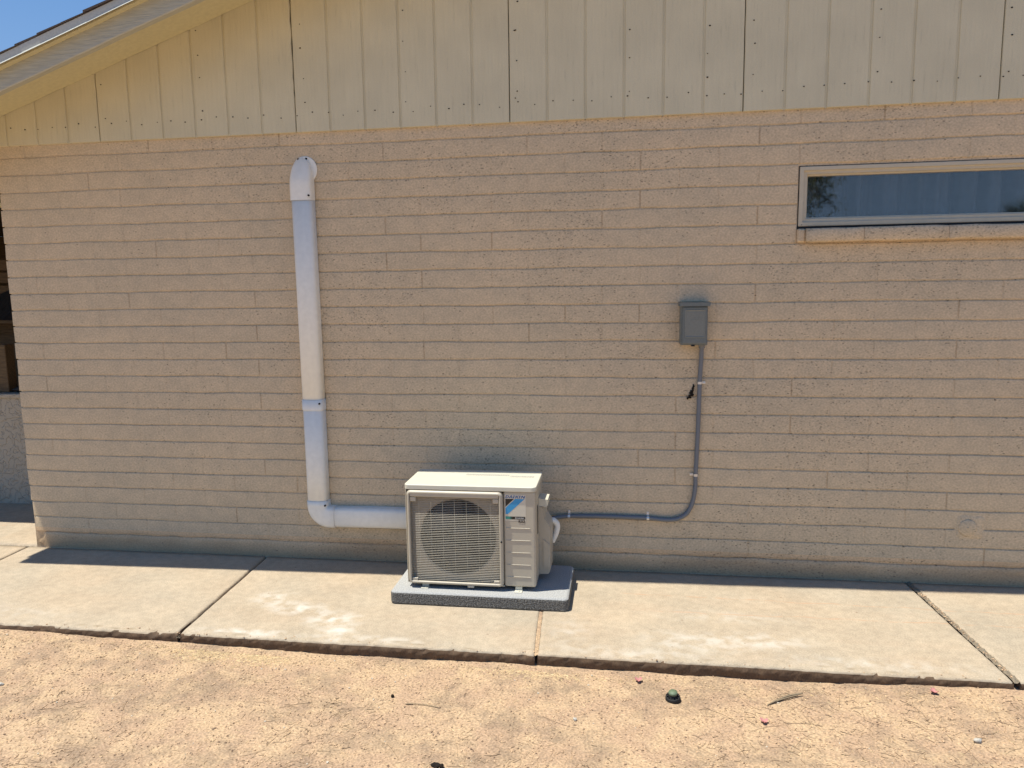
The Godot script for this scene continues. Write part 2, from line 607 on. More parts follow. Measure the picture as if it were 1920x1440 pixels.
func seen_area(cam: Camera3D, x0: float, x1: float, y0: float, y1: float) -> float:
	var inv := cam.transform.affine_inverse()
	var f := 0.5 / tan(deg_to_rad(cam.fov) * 0.5)
	var lo := Vector2(9, 9)
	var hi := Vector2(-9, -9)
	for x: float in [x0, x1]:
		for y: float in [y0, y1]:
			var p := inv * Vector3(x, y, 0)
			var q := Vector2(p.x, p.y) / -p.z * f
			q = q.clamp(Vector2(-0.667, -0.5), Vector2(0.667, 0.5))
			lo = lo.min(q)
			hi = hi.max(q)
	return (hi.x - lo.x) * (hi.y - lo.y)

func build_house(cam: Camera3D) -> void:
	var house := thing("house", "tan painted block house with board gable, sloping eave and long narrow window", "house")
	var wall := holder("brick_wall", house)
	# the wall's body and its mortar, left open where the window stands
	var wx0 := 1.829
	var wx1 := 3.056
	var wy0 := 1.906
	var wy1 := 2.226
	var body := begin(true)
	for b: Array in [[CORNER + 0.012, wx0, -0.15, 2.52], [wx1, 10.85, -0.15, 2.52], [wx0, wx1, -0.15, wy0], [wx0, wx1, wy1, 2.52]]:
		box(body, Vector3(b[0], b[2], -0.20), Vector3(b[1], b[3], -0.0085), 0.0, wall_uv)
	box(body, Vector3(CORNER + 0.012, -0.15, -8.0), Vector3(CORNER + 0.21, 2.52, -0.202), 0.0, wall_uv)
	box(body, Vector3(10.65, -0.15, -8.0), Vector3(10.85, 2.52, -0.202), 0.0, wall_uv)
	box(body, Vector3(CORNER + 0.012, -0.15, -8.2), Vector3(10.85, 2.52, -8.0), 0.0, wall_uv)
	obj("wall_core", body, M.wall, wall, true)
	var cells := []
	for r in 24:
		var k := -14 if r % 2 == 1 else -15
		while k < 22:
			var x0 := k * HALF + 0.0025
			var x1 := (k + 2) * HALF - 0.0025
			if k == -15:
				x0 = CORNER
			if k == -14:
				x0 = CORNER
			var corner := k <= -14
			k += 2
			var y1 := joint_y(r) - 0.0022
			var y0 := joint_y(r + 1) + 0.0022
			if r == 0:
				y1 = 2.515
			if y0 < wy1 - 0.03 and y1 > wy0 + 0.03 and x1 > wx0 + 0.005 and x0 < wx1 - 0.005:
				if x0 < wx0 - 0.03:
					x1 = wx0 - 0.004
				elif x1 > wx1 + 0.03:
					x0 = wx1 + 0.004
				else:
					continue
			if r == 6 and x1 > wx0 + 0.04 and x0 < wx1 - 0.04:
				if x0 < wx0:
					x1 = wx0 + 0.02
				elif x1 > wx1:
					x0 = wx1 + 0.02
				else:
					continue
			cells.append([seen_area(cam, x0, x1, y0, y1), x0, x1, y0, y1, r, corner])
	cells.sort_custom(func(a, b): return a[0] > b[0])
	var rest := begin()
	for n in cells.size():
		var c: Array = cells[n]
		rng.seed = 1000 + n
		var st := begin() if n < 300 else rest
		var soft := 0.0
		var x0: float = c[1]
		if c[6]:
			soft = 0.010
			if c[5] == 22:
				soft = 0.016
				x0 += 0.004
			elif c[5] == 23:
				soft = 0.024
				x0 += 0.010
			x0 += rng.randf_range(-0.004, 0.002)
		brick_shape(st, x0, c[2], c[3], c[4], rng.randf_range(-0.0012, 0.0012), soft)
		if n < 300:
			obj("brick", st, M.wall, wall, false)
	obj("brick", rest, M.wall, wall, false).set_meta("kind", "stuff")
	# upright joints, struck nearly flush
	var mortar := begin()
	for r in 24:
		var k := -12 if r % 2 == 1 else -13
		while k < 22:
			var x := k * HALF
			rng.seed = r * 100 + k + 5000
			k += 2
			if joint_y(r) > wy0 - 0.06 and joint_y(r) < wy1 + 0.05 and x > wx0 - 0.02 and x < wx1 + 0.02:
				continue
			var z := rng.randf_range(-0.0022, -0.0003) if rng.randf() < 0.88 else -0.0065
			var hi := joint_y(r) - 0.006 if r > 0 else 2.51
			var lo := joint_y(r + 1) + 0.006
			var rows := []
			for j in 4:
				var y := lerpf(lo, hi, j / 3.0)
				var s := wob.get_noise_2d(y * 40.0, x * 30.0) * 0.003
				rows.append(PackedVector3Array([Vector3(x - 0.008 + s, y, z - 0.004), Vector3(x - 0.003 + s, y, z), Vector3(x + 0.003 + s, y, z), Vector3(x + 0.008 + s, y, z - 0.004)]))
			sheet(mortar, rows, wall_uv)
	obj("mortar", mortar, M.wall, wall).set_meta("kind", "stuff")
	# footing course: a parged strip a little proud of the blocks
	var foot := begin()
	var rows := []
	var prof := [Vector2(-0.16, 0.004), Vector2(0.0, 0.004), Vector2(0.03, 0.005), Vector2(0.075, 0.004), Vector2(0.092, 0.002), Vector2(0.098, -0.004), Vector2(0.097, -0.02)]
	for p: Vector2 in prof:
		var row := PackedVector3Array()
		row.append(Vector3(CORNER + 0.05, p.x, -0.10))
		for i in 241:
			var x := lerpf(CORNER + 0.035, 4.6, i / 240.0)
			var e := clampf(1.0 - (x - CORNER - 0.035) / 0.055, 0.0, 1.0)
			var wig := wob.get_noise_2d(x * 16.0, p.x * 50.0)
			row.append(Vector3(x + e * wig * 0.012, p.x + (wig * 0.006 if p.x > 0.06 else 0.0), p.y + wig * 0.005 - e * 0.030 * (0.6 + wig)))
		rows.append(row)
	sheet(foot, rows, wall_uv)
	obj("footing", foot, M.wall, house)
	build_window(house, wx0, wx1, wy0, wy1)
	build_gable(house)
	build_roof(house)
	# the room behind the window
	var room := begin(true)
	box(room, Vector3(CORNER + 0.215, -0.15, -7.99), Vector3(10.64, 0.0, -0.205), 0.0)
	box(room, Vector3(CORNER + 0.215, 2.45, -7.99), Vector3(10.64, 2.519, -0.205), 0.0)
	box(room, Vector3(0.8, 0.001, -3.2), Vector3(4.8, 2.449, -3.1), 0.0)
	box(room, Vector3(0.8, 0.001, -3.099), Vector3(0.9, 2.449, -0.206), 0.0)
	box(room, Vector3(4.7, 0.001, -3.099), Vector3(4.8, 2.449, -0.206), 0.0)
	obj("room_shell", room, M.room, house)

func build_window(house: Node3D, wx0: float, wx1: float, wy0: float, wy1: float) -> void:
	var win := holder("window", house)
	var x0 := wx0 + 0.004
	var x1 := wx1 - 0.004
	var y0 := 1.9175
	var y1 := wy1 - 0.004
	var t := Transform3D(Basis(), Vector3((x0 + x1) * 0.5, (y0 + y1) * 0.5, 0))
	var st := begin(true)
	loft(st, x1 - x0, y1 - y0, 0.003, [Vector2(0, -0.19), Vector2(0, -0.004), Vector2(0.003, -0.001), Vector2(0.020, -0.001), Vector2(0.0215, -0.012), Vector2(0.026, -0.014), Vector2(0.038, -0.014), Vector2(0.040, -0.026), Vector2(0.046, -0.030), Vector2(0.047, -0.06)], t, false, false, plain_uv, 1)
	obj("frame", st, M.window, win)
	st = begin(true)
	box(st, Vector3(wx0 - 0.001, wy0 - 0.002, -0.15), Vector3(wx1 + 0.001, y0 + 0.001, -0.003), 0.002)
	obj("seal", st, M.rubber, win)
	st = begin(true)
	loft(st, x1 - x0 + 0.007, y1 - y0 + 0.006, 0.003, [Vector2(0, -0.0075), Vector2(0, -0.005), Vector2(0.004, -0.005)], t, false, false, plain_uv, 1)
	obj("seal", st, M.rubber, win)
	for z: float in [-0.040, -0.043, -0.054, -0.057]:
		st = begin(true)
		var c := 0.0465
		quad(st, Vector3(x0 + c, y0 + c, z), Vector3(x1 - c, y0 + c, z), Vector3(x1 - c, y1 - c, z), Vector3(x0 + c, y1 - c, z))
		obj("pane", st, M.glass, win)
	# weep slot at the lower corner
	st = begin(true)
	box(st, Vector3(x0 + 0.014, y0 + 0.006, -0.004), Vector3(x0 + 0.020, y0 + 0.009, 0.0005), 0.0)
	obj("weep_slot", st, M.rubber, win)
	# sill of blocks laid proud of the wall
	var sx := [1.868, 2.150, 2.556, 2.962, 3.09]
	for i in 4:
		st = begin()
		var a: float = sx[i]
		var b: float = sx[i + 1] - 0.003
		var rows := []
		for p: Vector2 in [Vector2(1.834, -0.1), Vector2(1.8335, 0.036), Vector2(1.836, 0.043), Vector2(1.843, 0.047), Vector2(1.893, 0.046), Vector2(1.902, 0.042), Vector2(1.905, 0.032), Vector2(1.9055, -0.1)]:
			var row := PackedVector3Array()
			for k in 7:
				var x := lerpf(a, b, k / 6.0)
				var n := wob.get_noise_2d(x * 20.0, p.x * 80.0) * 0.004
				row.append(Vector3(x, p.x + (n if p.y > 0 else 0.0), p.y + n))
			rows.append(row)
		sheet(st, rows, wall_uv)
		for e in 2:
			var x := a if e == 0 else b
			var ring := PackedVector3Array()
			for row: PackedVector3Array in rows:
				ring.append(row[0] if e == 0 else row[-1])
			ring.append(ring[0])
			fan(st, ring, Vector3(x, 1.87, 0.0), e == 1, wall_uv)
		obj("sill_brick", st, M.wall, win)
	st = begin()
	loft(st, 0.045, 0.075, 0.012, [Vector2(0, -0.02), Vector2(0.002, 0.012), Vector2(0.010, 0.022)], Transform3D(Basis(), Vector3(1.848, 1.869, 0)), false, true, wall_uv)
	obj("mortar", st, M.wall, win)

func build_gable(house: Node3D) -> void:
	var gable := holder("gable", house)
	var ridge := 4.0
	var back := begin(true)
	for s in [0, 1]:
		var xa := -3.2 if s == 0 else ridge
		var xb := ridge if s == 0 else 11.2
		var ya := rake_y(xa) if s == 0 else rake_y(ridge)
		var yb := rake_y(ridge) if s == 0 else rake_y(8.0 - 11.2)
		quad(back, Vector3(xa, SIDING_Y + 0.004, 0.002), Vector3(xb, SIDING_Y + 0.004, 0.002), Vector3(xb, yb + 0.1, 0.002), Vector3(xa, ya + 0.1, 0.002), board_uv)
		quad(back, Vector3(xa, SIDING_Y + 0.004, 0.002), Vector3(xa, SIDING_Y + 0.004, -0.2), Vector3(xb, SIDING_Y + 0.004, -0.2), Vector3(xb, SIDING_Y + 0.004, 0.002), board_uv)
	obj("backing", back, M.rubber, gable)
	var edge := -3.34
	var n := 0
	while edge < 4.3:
		rng.seed = 300 + n
		var joint_left := n % 6 == 0
		var joint_right := n % 6 == 5
		var x0 := edge + (0.0012 if joint_left else 0.0045)
		var x1 := edge + 0.2032 - (0.0022 if joint_right else 0.0045)
		edge += 0.2032
		var top := minf(rake_y(x1), 4.85)
		var st := begin(true)
		var rows := []
		var ys := [SIDING_Y, SIDING_Y + 0.002]
		for k in 24:
			ys.append(lerpf(SIDING_Y + 0.03, top + 0.1, k / 23.0))
		var ragged := n == 11
		for j in ys.size():
			var y: float = ys[j]
			var inz := 0.001 if j == 0 else 0.017
			var jag0 := wob.get_noise_2d(y * 60.0, x0 * 9.0) * 0.0012
			var jag1 := wob.get_noise_2d(y * 60.0, x1 * 9.0) * 0.0012
			if ragged and y > 2.72:
				jag1 -= absf(wob.get_noise_2d(y * 75.0, 3.0)) * 0.011
			var lift := clampf((rake_y(x1) + 0.1 - y) / 0.001, 0.0, 1.0)
			var dz := wob.get_noise_2d(x0 * 3.0, y * 2.0) * 0.0016
			rows.append(PackedVector3Array([Vector3(x0 + jag0, y, 0.003), Vector3(x0 + 0.001 + jag0, y, inz - 0.003 + dz if j else inz), Vector3(x0 + 0.004 + jag0, y, inz + dz * lift), Vector3(x1 - 0.004 + jag1, y, inz + dz * lift), Vector3(x1 - 0.001 + jag1, y, inz - 0.003 + dz if j else inz), Vector3(x1 + jag1, y, 0.003)]))
		sheet(st, rows, board_uv)
		# shiplap floor of the groove
		if not joint_right:
			quad(st, Vector3(x1 - 0.004, SIDING_Y, 0.0108), Vector3(x1 + 0.013, SIDING_Y, 0.0108), Vector3(x1 + 0.013, top + 0.1, 0.0108), Vector3(x1 - 0.004, top + 0.1, 0.0108), board_uv)
		obj("siding_board", st, M.siding, gable)
		n += 1
	# nail heads, a few rusty, too small to pick apart
	var nails := begin(true)
	rng.seed = 41
	var spots := []
	var x := -2.70
	while x < 3.3:
		spots.append(Vector2(x, SIDING_Y + 0.095 + rng.randf_range(-0.014, 0.014) + (0.015 if x > 1.8 else 0.0)))
		x += 0.098 + rng.randf_range(-0.015, 0.015)
	for col: float in [-2.09, -1.48, -0.86, -0.27, 0.345, 0.35, 0.94, 1.345, 1.57, 2.17, 2.78]:
		for k in 5:
			spots.append(Vector2(col + rng.randf_range(0.0, 0.02), 2.66 + k * 0.15 + rng.randf_range(-0.03, 0.03)))
	for s: Vector2 in spots:
		var r := rng.randf_range(0.0026, 0.0044)
		if s.y > rake_y(s.x) - 0.03:
			continue
		lathe(nails, [Vector2(r, 0.0), Vector2(r, 0.0011), Vector2(0.0, 0.0013)], Transform3D(Basis().scaled(Vector3(1.25, 0.9, 1)), Vector3(s.x, s.y, 0.0178)), 6)
	obj("nail", nails, M.mud, gable).set_meta("kind", "stuff")

# a prism that runs along the rake: cross-section given as (height above the rake line, distance from the wall)
func along_rake(st: SurfaceTool, x0: float, x1: float, sec: Array, steps := 1, shake := 0.0) -> void:
	var rows := []
	for i in sec.size() + 1:
		var p: Vector2 = sec[i % sec.size()]
		var row := PackedVector3Array()
		for k in steps + 1:
			var x := lerpf(x0, x1, float(k) / steps)
			var s := wob.get_noise_2d(x * 10.0, p.x * 40.0 + p.y * 9.0) * shake
			row.append(Vector3(x, rake_y(x) + p.x + s, p.y + s))
		rows.append(row)
	sheet(st, rows)
	for e in 2:
		var ring := PackedVector3Array()
		var mid := Vector3.ZERO
		for i in sec.size() + 1:
			ring.append(rows[i][0] if e == 0 else rows[i][-1])
		for i in sec.size():
			mid += ring[i] / sec.size()
		fan(st, ring, mid, e == 0)

func build_roof(house: Node3D) -> void:
	var roof := holder("roof", house)
	var ex := -3.415
	var rx := 4.0
	var rect := func(lo: float, hi: float, za: float, zb: float) -> Array: return [Vector2(lo, zb), Vector2(hi, zb), Vector2(hi, za), Vector2(lo, za)]
	var st := begin(true)
	along_rake(st, ex, rx, rect.call(-0.012, 0.004, -8.6, 0.47))
	# the far slope
	var ya := rake_y(rx)
	var yb := rake_y(8.0 - 11.46)
	for v: float in [0.0, 0.1]:
		var q := [Vector3(rx, ya - 0.1 + v, 0.47), Vector3(11.46, yb - 0.1 + v, 0.47), Vector3(11.46, yb - 0.1 + v, -8.6), Vector3(rx, ya - 0.1 + v, -8.6)]
		quad(st, q[0], q[1], q[2], q[3])
	obj("roof_deck", st, M.brown, roof)
	st = begin(true)
	along_rake(st, ex + 0.02, rx, rect.call(-0.018, -0.0125, 0.0195, 0.414), 60, 0.003)
	obj("soffit_panel", st, M.trim, roof)
	st = begin()
	st.set_smooth_group(-1)
	along_rake(st, ex + 0.02, rx, [Vector2(-0.133, 0.449), Vector2(-0.128, 0.453), Vector2(-0.022, 0.453), Vector2(-0.022, 0.415), Vector2(-0.133, 0.415)], 60, 0.002)
	obj("fascia_board", st, M.fascia, roof)
	st = begin(true)
	along_rake(st, ex + 0.02, rx, rect.call(-0.033, -0.013, 0.4535, 0.487), 40, 0.0015)
	obj("trim_strip", st, M.trim, roof)
	st = begin(true)
	along_rake(st, ex, rx, [Vector2(-0.030, 0.503), Vector2(0.014, 0.503), Vector2(0.014, 0.30), Vector2(0.012, 0.30), Vector2(0.012, 0.5015), Vector2(-0.030, 0.5015)], 40, 0.0012)
	along_rake(st, ex, rx, [Vector2(-0.036, 0.5140), Vector2(-0.0235, 0.5034), Vector2(-0.026, 0.5015), Vector2(-0.037, 0.5125)], 40, 0.0012)
	obj("drip_edge", st, M.metal_trim, roof)
	st = begin(true)
	along_rake(st, ex + 0.005, rx, rect.call(0.0145, 0.021, -8.6, 0.20))
	obj("roof_covering", st, M.shingle, roof)
	# shingle courses at the rake, each lapped over the one below
	var x := ex - 0.02
	var n := 0
	while x < -0.4:
		rng.seed = 900 + n
		var s := begin(true)
		var len := 0.30
		var out := 0.508 + rng.randf_range(-0.006, 0.006)
		var a := Vector3(x, rake_y(x) + 0.030 + rng.randf_range(-0.002, 0.003), 0)
		var b := Vector3(x + len, rake_y(x + len) + 0.019, 0)
		var th := 0.010 + rng.randf_range(0, 0.004)
		quad(s, Vector3(a.x, a.y - th, out), Vector3(b.x, b.y - 0.004, out), Vector3(b.x, b.y, out), Vector3(a.x, a.y, out))
		quad(s, Vector3(a.x, a.y, out), Vector3(b.x, b.y, out), Vector3(b.x, b.y, 0.205), Vector3(a.x, a.y, 0.205))
		quad(s, Vector3(a.x, a.y - th, 0.205), Vector3(a.x, a.y - th, out), Vector3(a.x, a.y, out), Vector3(a.x, a.y, 0.205))
		quad(s, Vector3(a.x, a.y - th, 0.205), Vector3(b.x, b.y - 0.004, 0.205), Vector3(b.x, b.y - 0.004, out), Vector3(a.x, a.y - th, out))
		obj("shingle", s, M.shingle, roof)
		x += 0.137
		n += 1
	st = begin(true)
	box(st, Vector3(ex + 0.001, rake_y(ex) - 0.14, -8.6), Vector3(ex + 0.019, rake_y(ex) - 0.02, 0.4145), 0.002)
	obj("eave_board", st, M.fascia, roof)

# ------------------------------------------------------------------ ground

func dirt_y(x: float, z: float) -> float:
	var xs := [-6.0, -2.1, -1.2, -0.35, 0.5, 1.45, 2.5, 6.0]
	var ys := [-0.026, -0.026, -0.047, -0.064, -0.050, -0.060, -0.034, -0.034]
	var e := -0.03
	for i in 7:
		if x >= xs[i] and x <= xs[i + 1]:
			e = lerpf(ys[i], ys[i + 1], (x - xs[i]) / (xs[i + 1] - xs[i]))
	var away := clampf((z - 1.05) / 0.5, 0.0, 1.0)
	return lerpf(e, -0.052, away) + wob.get_noise_2d(x * 5.0, z * 5.0) * 0.006 * (1.0 if z < 8 else 0.0) + wob.get_noise_2d(x * 30.0, z * 30.0) * 0.0045

func build_ground() -> void:
	var xs := PackedFloat32Array([-400, -120, -40, -15, -8, -5, -4, -3.2])
	var x := -2.7
	while x < 3.4:
		xs.append(x)
		x += 0.024
	for v: float in [3.6, 4, 5, 8, 15, 40, 120, 400]:
		xs.append(v)
	var zs := PackedFloat32Array([-400, -120, -40, -20, -12, -6, -3, -1, 0.0, 0.6])
	var z := 0.95
	while z < 2.2:
		zs.append(z)
		z += 0.02
	for v: float in [2.3, 2.5, 2.8, 3.2, 4, 5, 7, 10, 15, 25, 60, 150, 400]:
		zs.append(v)
	var st := begin()
	for zz in zs:
		for xx in xs:
			var y := dirt_y(xx, zz)
			if zz < 0.9:
				y = -0.14
			var p := Vector3(xx, y, zz)
			st.set_uv(dirt_uv(p))
			st.add_vertex(p)
	var w := xs.size()
	for j in zs.size() - 1:
		for i in w - 1:
			var a := j * w + i
			for q: int in [a, a + 1, a + w + 1, a, a + w + 1, a + w]:
				st.add_index(q)
	var g := obj("ground", st, M.dirt)
	g.set_meta("kind", "structure")
	g.set_meta("label", "bare sandy tan dirt yard in front of the sidewalk")

func slab_shape(st: SurfaceTool, xl0: float, xl1: float, xr0: float, xr1: float, z0: float, z1: float, front: bool) -> void:
	# top sheet with rounded, chipped edges; xl0, xr0 at the wall end, xl1, xr1 at the front
	var us := [0.0, 0.003, 0.010]
	var uy := [-0.05, -0.006, 0.0]
	var nx := 150
	var nz := 26
	var rows := []
	var zl := []
	zl.append([z0, -0.05])
	zl.append([z0 + 0.004, -0.001])
	for k in range(1, nz):
		zl.append([lerpf(z0 + 0.01, z1 - 0.016, float(k) / nz), 0.0])
	if front:
		zl += [[z1 - 0.012, -0.0008], [z1 - 0.004, -0.004], [z1, -0.011], [z1 + 0.001, -0.022], [z1 + 0.002, -0.032], [z1 - 0.001, -0.045], [z1 - 0.002, -0.06], [z1 - 0.002, -0.13]]
	else:
		zl += [[z1 - 0.006, -0.002], [z1, -0.05]]
	zl.reverse()
	for e: Array in zl:
		var z: float = e[0]
		var row := PackedVector3Array()
		var f := (z - z0) / (z1 - z0)
		var a := lerpf(xl0, xl1, f)
		var b := lerpf(xr0, xr1, f)
		for i in nx + 5:
			var x: float
			var y: float = e[1]
			if i < 3:
				x = a + us[i]
				y = minf(y, uy[i])
			elif i > nx + 1:
				x = b - us[nx + 4 - i]
				y = minf(y, uy[nx + 4 - i])
			else:
				x = lerpf(a + 0.01, b - 0.01, (i - 2.0) / (nx + 0.0))
			var chip := 0.0
			if front and z > z1 - 0.02:
				chip = wob.get_noise_2d(x * 7.0, 3.0) * 0.012 + wob.get_noise_2d(x * 70.0, e[1] * 400.0) * 0.006
				if e[1] > -0.02:
					chip += minf(wob.get_noise_2d(x * 34.0, 9.0) + 0.20, 0.0) * 0.03
			if (i < 3 or i > nx + 1) and y < 0.0:
				x += wob.get_noise_2d(z * 45.0, x * 3.0) * 0.004
			row.append(Vector3(x, y + wob.get_noise_2d(x * 4.0, z * 4.0) * 0.003 + (chip * 0.25 if e[1] < -0.0005 and e[1] > -0.02 else 0.0), z + chip))
		rows.append(row)
	sheet(st, rows, slab_uv)

func build_sidewalk() -> void:
	var walk := thing("sidewalk", "pale concrete sidewalk of long slabs along the foot of the wall", "sidewalk")
	walk.remove_meta("category")
	walk.set_meta("kind", "structure")
	var t := 0.057
	for s: Array in [[-5.2, -2.893, 0.006, 1.035], [-2.882, -1.244, 0.006, 1.035], [-1.234, 0.487, 0.006, 1.035], [0.497, 2.457, 0.006, 1.03], [2.477, 4.6, 0.006, 1.03]]:
		var st := begin()
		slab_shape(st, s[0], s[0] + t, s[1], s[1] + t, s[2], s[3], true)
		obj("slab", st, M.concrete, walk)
	var st := begin()
	slab_shape(st, -5.2, -5.2, CORNER + 0.01, CORNER + 0.01, -0.90, -0.012, false)
	obj("slab", st, M.concrete, walk)
	# dirt and grit packed in the joints
	for s: Array in [[-2.8875, 0.020, -0.012, M.grit, 0.0], [-1.238, 0.024, -0.020, M.grit, 0.0], [0.4915, 0.018, -0.003, M.dirt, 0.0], [2.467, 0.026, -0.0005, M.rubble, 0.004]]:
		var fill := begin()
		var rows := []
		for k in 101:
			var z := lerpf(1.036, 0.0, k / 100.0)
			var row := PackedVector3Array()
			for i in 7:
				var x: float = s[0] + t * z / 1.03 + (i / 6.0 - 0.5) * s[1]
				row.append(Vector3(x, s[2] + wob.get_noise_2d(x * 190.0, z * 150.0) * (0.006 + s[4]), z))
			rows.append(row)
		sheet(fill, rows, dirt_uv)
		obj("joint_filler", fill, s[3], walk)
	var rows := []
	var back := begin()
	for k in 2:
		var row := PackedVector3Array()
		for i in 30:
			row.append(Vector3(lerpf(-5.2, CORNER - 0.02, i / 29.0), -0.010, 0.012 - k * 0.03))
		rows.append(row)
	sheet(back, rows, dirt_uv)
	obj("joint_filler", back, M.grit, walk)

# scattered litter is built as joined stuff: nobody could count it
func strand(st: SurfaceTool, p: Vector3, dir: float, length: float, r: float, c: Color, bend: float) -> void:
	st.set_color(c)
	var n := 5
	var a := dir
	var q := p
	var lo := PackedVector3Array()
	var hi := PackedVector3Array()
	var top := PackedVector3Array()
	for k in n + 1:
		var side := Vector3(-sin(a), 0, cos(a)) * r * (1.0 - 0.5 * k / n)
		var y := dirt_y(q.x, q.z) if q.z > 1.05 else p.y
		lo.append(Vector3(q.x, y - 0.001, q.z) - side)
		hi.append(Vector3(q.x, y - 0.001, q.z) + side)
		top.append(Vector3(q.x, y + r * 1.5 + 0.0007, q.z))
		q += Vector3(cos(a), 0, sin(a)) * length / n
		a += bend / n + rng.randf_range(-0.14, 0.14)
	sheet(st, [hi, top, lo])

func build_litter() -> void:
	rng.seed = 2024
	var thick := noise(0.9, 91, 3)
	var roots := begin()
	var count := 0
	while count < 2700:
		var x := rng.randf_range(-2.4, 3.3)
		var z := 1.09 + 1.2 * rng.randf() ** 1.2
		var d := thick.get_noise_2d(x, z) + (0.25 if x > 1.6 else 0.0)
		if rng.randf() > clampf(d * 2.6 + 0.16, 0.02, 1.0):
			continue
		count += 1
		var shade := rng.randf_range(0.5, 1.2)
		strand(roots, Vector3(x, 0, z), rng.randf() * TAU, 0.008 + 0.045 * rng.randf() ** 2 + (rng.randf_range(0.04, 0.15) if rng.randf() < 0.04 else 0.0), rng.randf_range(0.0004, 0.0011), Color(0.15, 0.10, 0.06) * shade, rng.randf_range(-1.2, 1.2))
	var r := obj("dead_roots", roots, M.twig)
	r.set_meta("kind", "stuff")
	r.set_meta("label", "thin dead roots and grass stems strewn over the dirt")
	var straw := begin()
	for k in 4200:
		var x := rng.randf_range(-2.4, 3.3)
		var z := 1.07 + 1.2 * rng.randf()
		if k < 1100:
			x = rng.randfn(-1.0, 0.10) if k % 2 == 0 else rng.randfn(-0.72, 0.07)
			z = 1.09 + absf(rng.randfn(0.0, 0.045))
		elif k < 1500:
			x = rng.randfn(0.55, 0.16)
			z = 1.09 + absf(rng.randfn(0.0, 0.03))
		elif k < 2100:
			z = 1.08 + absf(rng.randfn(0.0, 0.04))
		var pale := rng.randf()
		if k < 1500:
			pale *= 0.35
		var c := Color(0.58, 0.44, 0.25).lerp(Color(0.20, 0.13, 0.08), pale)
		strand(straw, Vector3(x, 0, z), rng.randf() * TAU, rng.randf_range(0.006, 0.022), rng.randf_range(0.0007, 0.0014), c * rng.randf_range(0.7, 1.2), rng.randf_range(-0.8, 0.8))
	var s := obj("dry_grass", straw, M.twig)
	s.set_meta("kind", "stuff")
	s.set_meta("label", "short dry grass bits matted on the dirt and along the slab edge")
	# soil crumbs and grit
	var crumb := begin(true)
	var ico := []
	for k in 6:
		ico.append([Vector3(1, 0, 0), Vector3(-1, 0, 0), Vector3(0, 1, 0), Vector3(0, -1, 0), Vector3(0, 0, 1), Vector3(0, 0, -1)][k])
	for f: Array in [[0, 2, 5], [2, 0, 4], [4, 1, 2], [1, 5, 2], [0, 3, 4], [3, 0, 5], [1, 3, 5], [3, 1, 4]]:
		tri(crumb, ico[f[0]], ico[f[2]], ico[f[1]])
	crumb.generate_normals()
	var mm := MultiMesh.new()
	mm.transform_format = MultiMesh.TRANSFORM_3D
	mm.use_colors = true
	mm.mesh = crumb.commit()
	mm.instance_count = 42000
	for k in 42000:
		var x := rng.randf_range(-2.4, 3.3)
		var z := 1.045 + 1.15 * rng.randf()
		var y := dirt_y(x, z)
		if k > 40400:
			# grit lying in the wide joint and along the front edge of the slabs
			if k % 3 == 0:
				z = rng.randf_range(0.15, 1.0)
				x = 2.467 + 0.057 * z / 1.03 + rng.randfn(0.0, 0.006)
				y = 0.0
			elif k % 3 == 1:
				z = 1.02 + rng.randfn(0.0, 0.012)
				y = -0.002 if z < 1.03 else dirt_y(x, z)
			else:
				z = rng.randf_range(0.02, 0.05)
				y = -0.003
		var size := 0.0011 + 0.0048 * rng.randf() ** 4.5
		var b := Basis.from_euler(Vector3(rng.randf() * TAU, rng.randf() * TAU, 0)).scaled(Vector3(size, size * 0.75, size) * Vector3(rng.randf_range(0.7, 1.3), 1, rng.randf_range(0.7, 1.3)))
		mm.set_instance_transform(k, Transform3D(b, Vector3(x, y + size * 0.3, z)))
		var tone := rng.randf()
		var c := Color(0.58, 0.40, 0.24).lerp(Color(0.22, 0.145, 0.095), tone * tone)
		if rng.randf() < 0.012:
			c = Color(0.56, 0.49, 0.38)
		mm.set_instance_color(k, c)
	var o := MultiMeshInstance3D.new()
	o.name = "soil_crumbs"
	o.multimesh = mm
	o.material_override = M.twig
	o.set_meta("kind", "stuff")
	o.set_meta("label", "small soil crumbs and grit on the dirt")
	add_child(o, true)
	# the single pieces one can pick out
	build_sticks()

func stone_shape(st: SurfaceTool, c: Vector3, size: Vector3, sd: float) -> void:
	var rows := []
	for j in 7:
		var v := -PI * 0.5 + PI * j / 6.0
		var row := PackedVector3Array()
		for i in 11:
			var u := TAU * (i % 10) / 10.0
			var d := Vector3(cos(v) * cos(u), sin(v), -cos(v) * sin(u))
			var k := 1.0 + wob.get_noise_3d(d.x * 9.0 + sd * 31.0, d.y * 9.0, d.z * 9.0) * 0.6
			row.append(c + d * size * k)
		rows.append(row)
	sheet(st, rows)

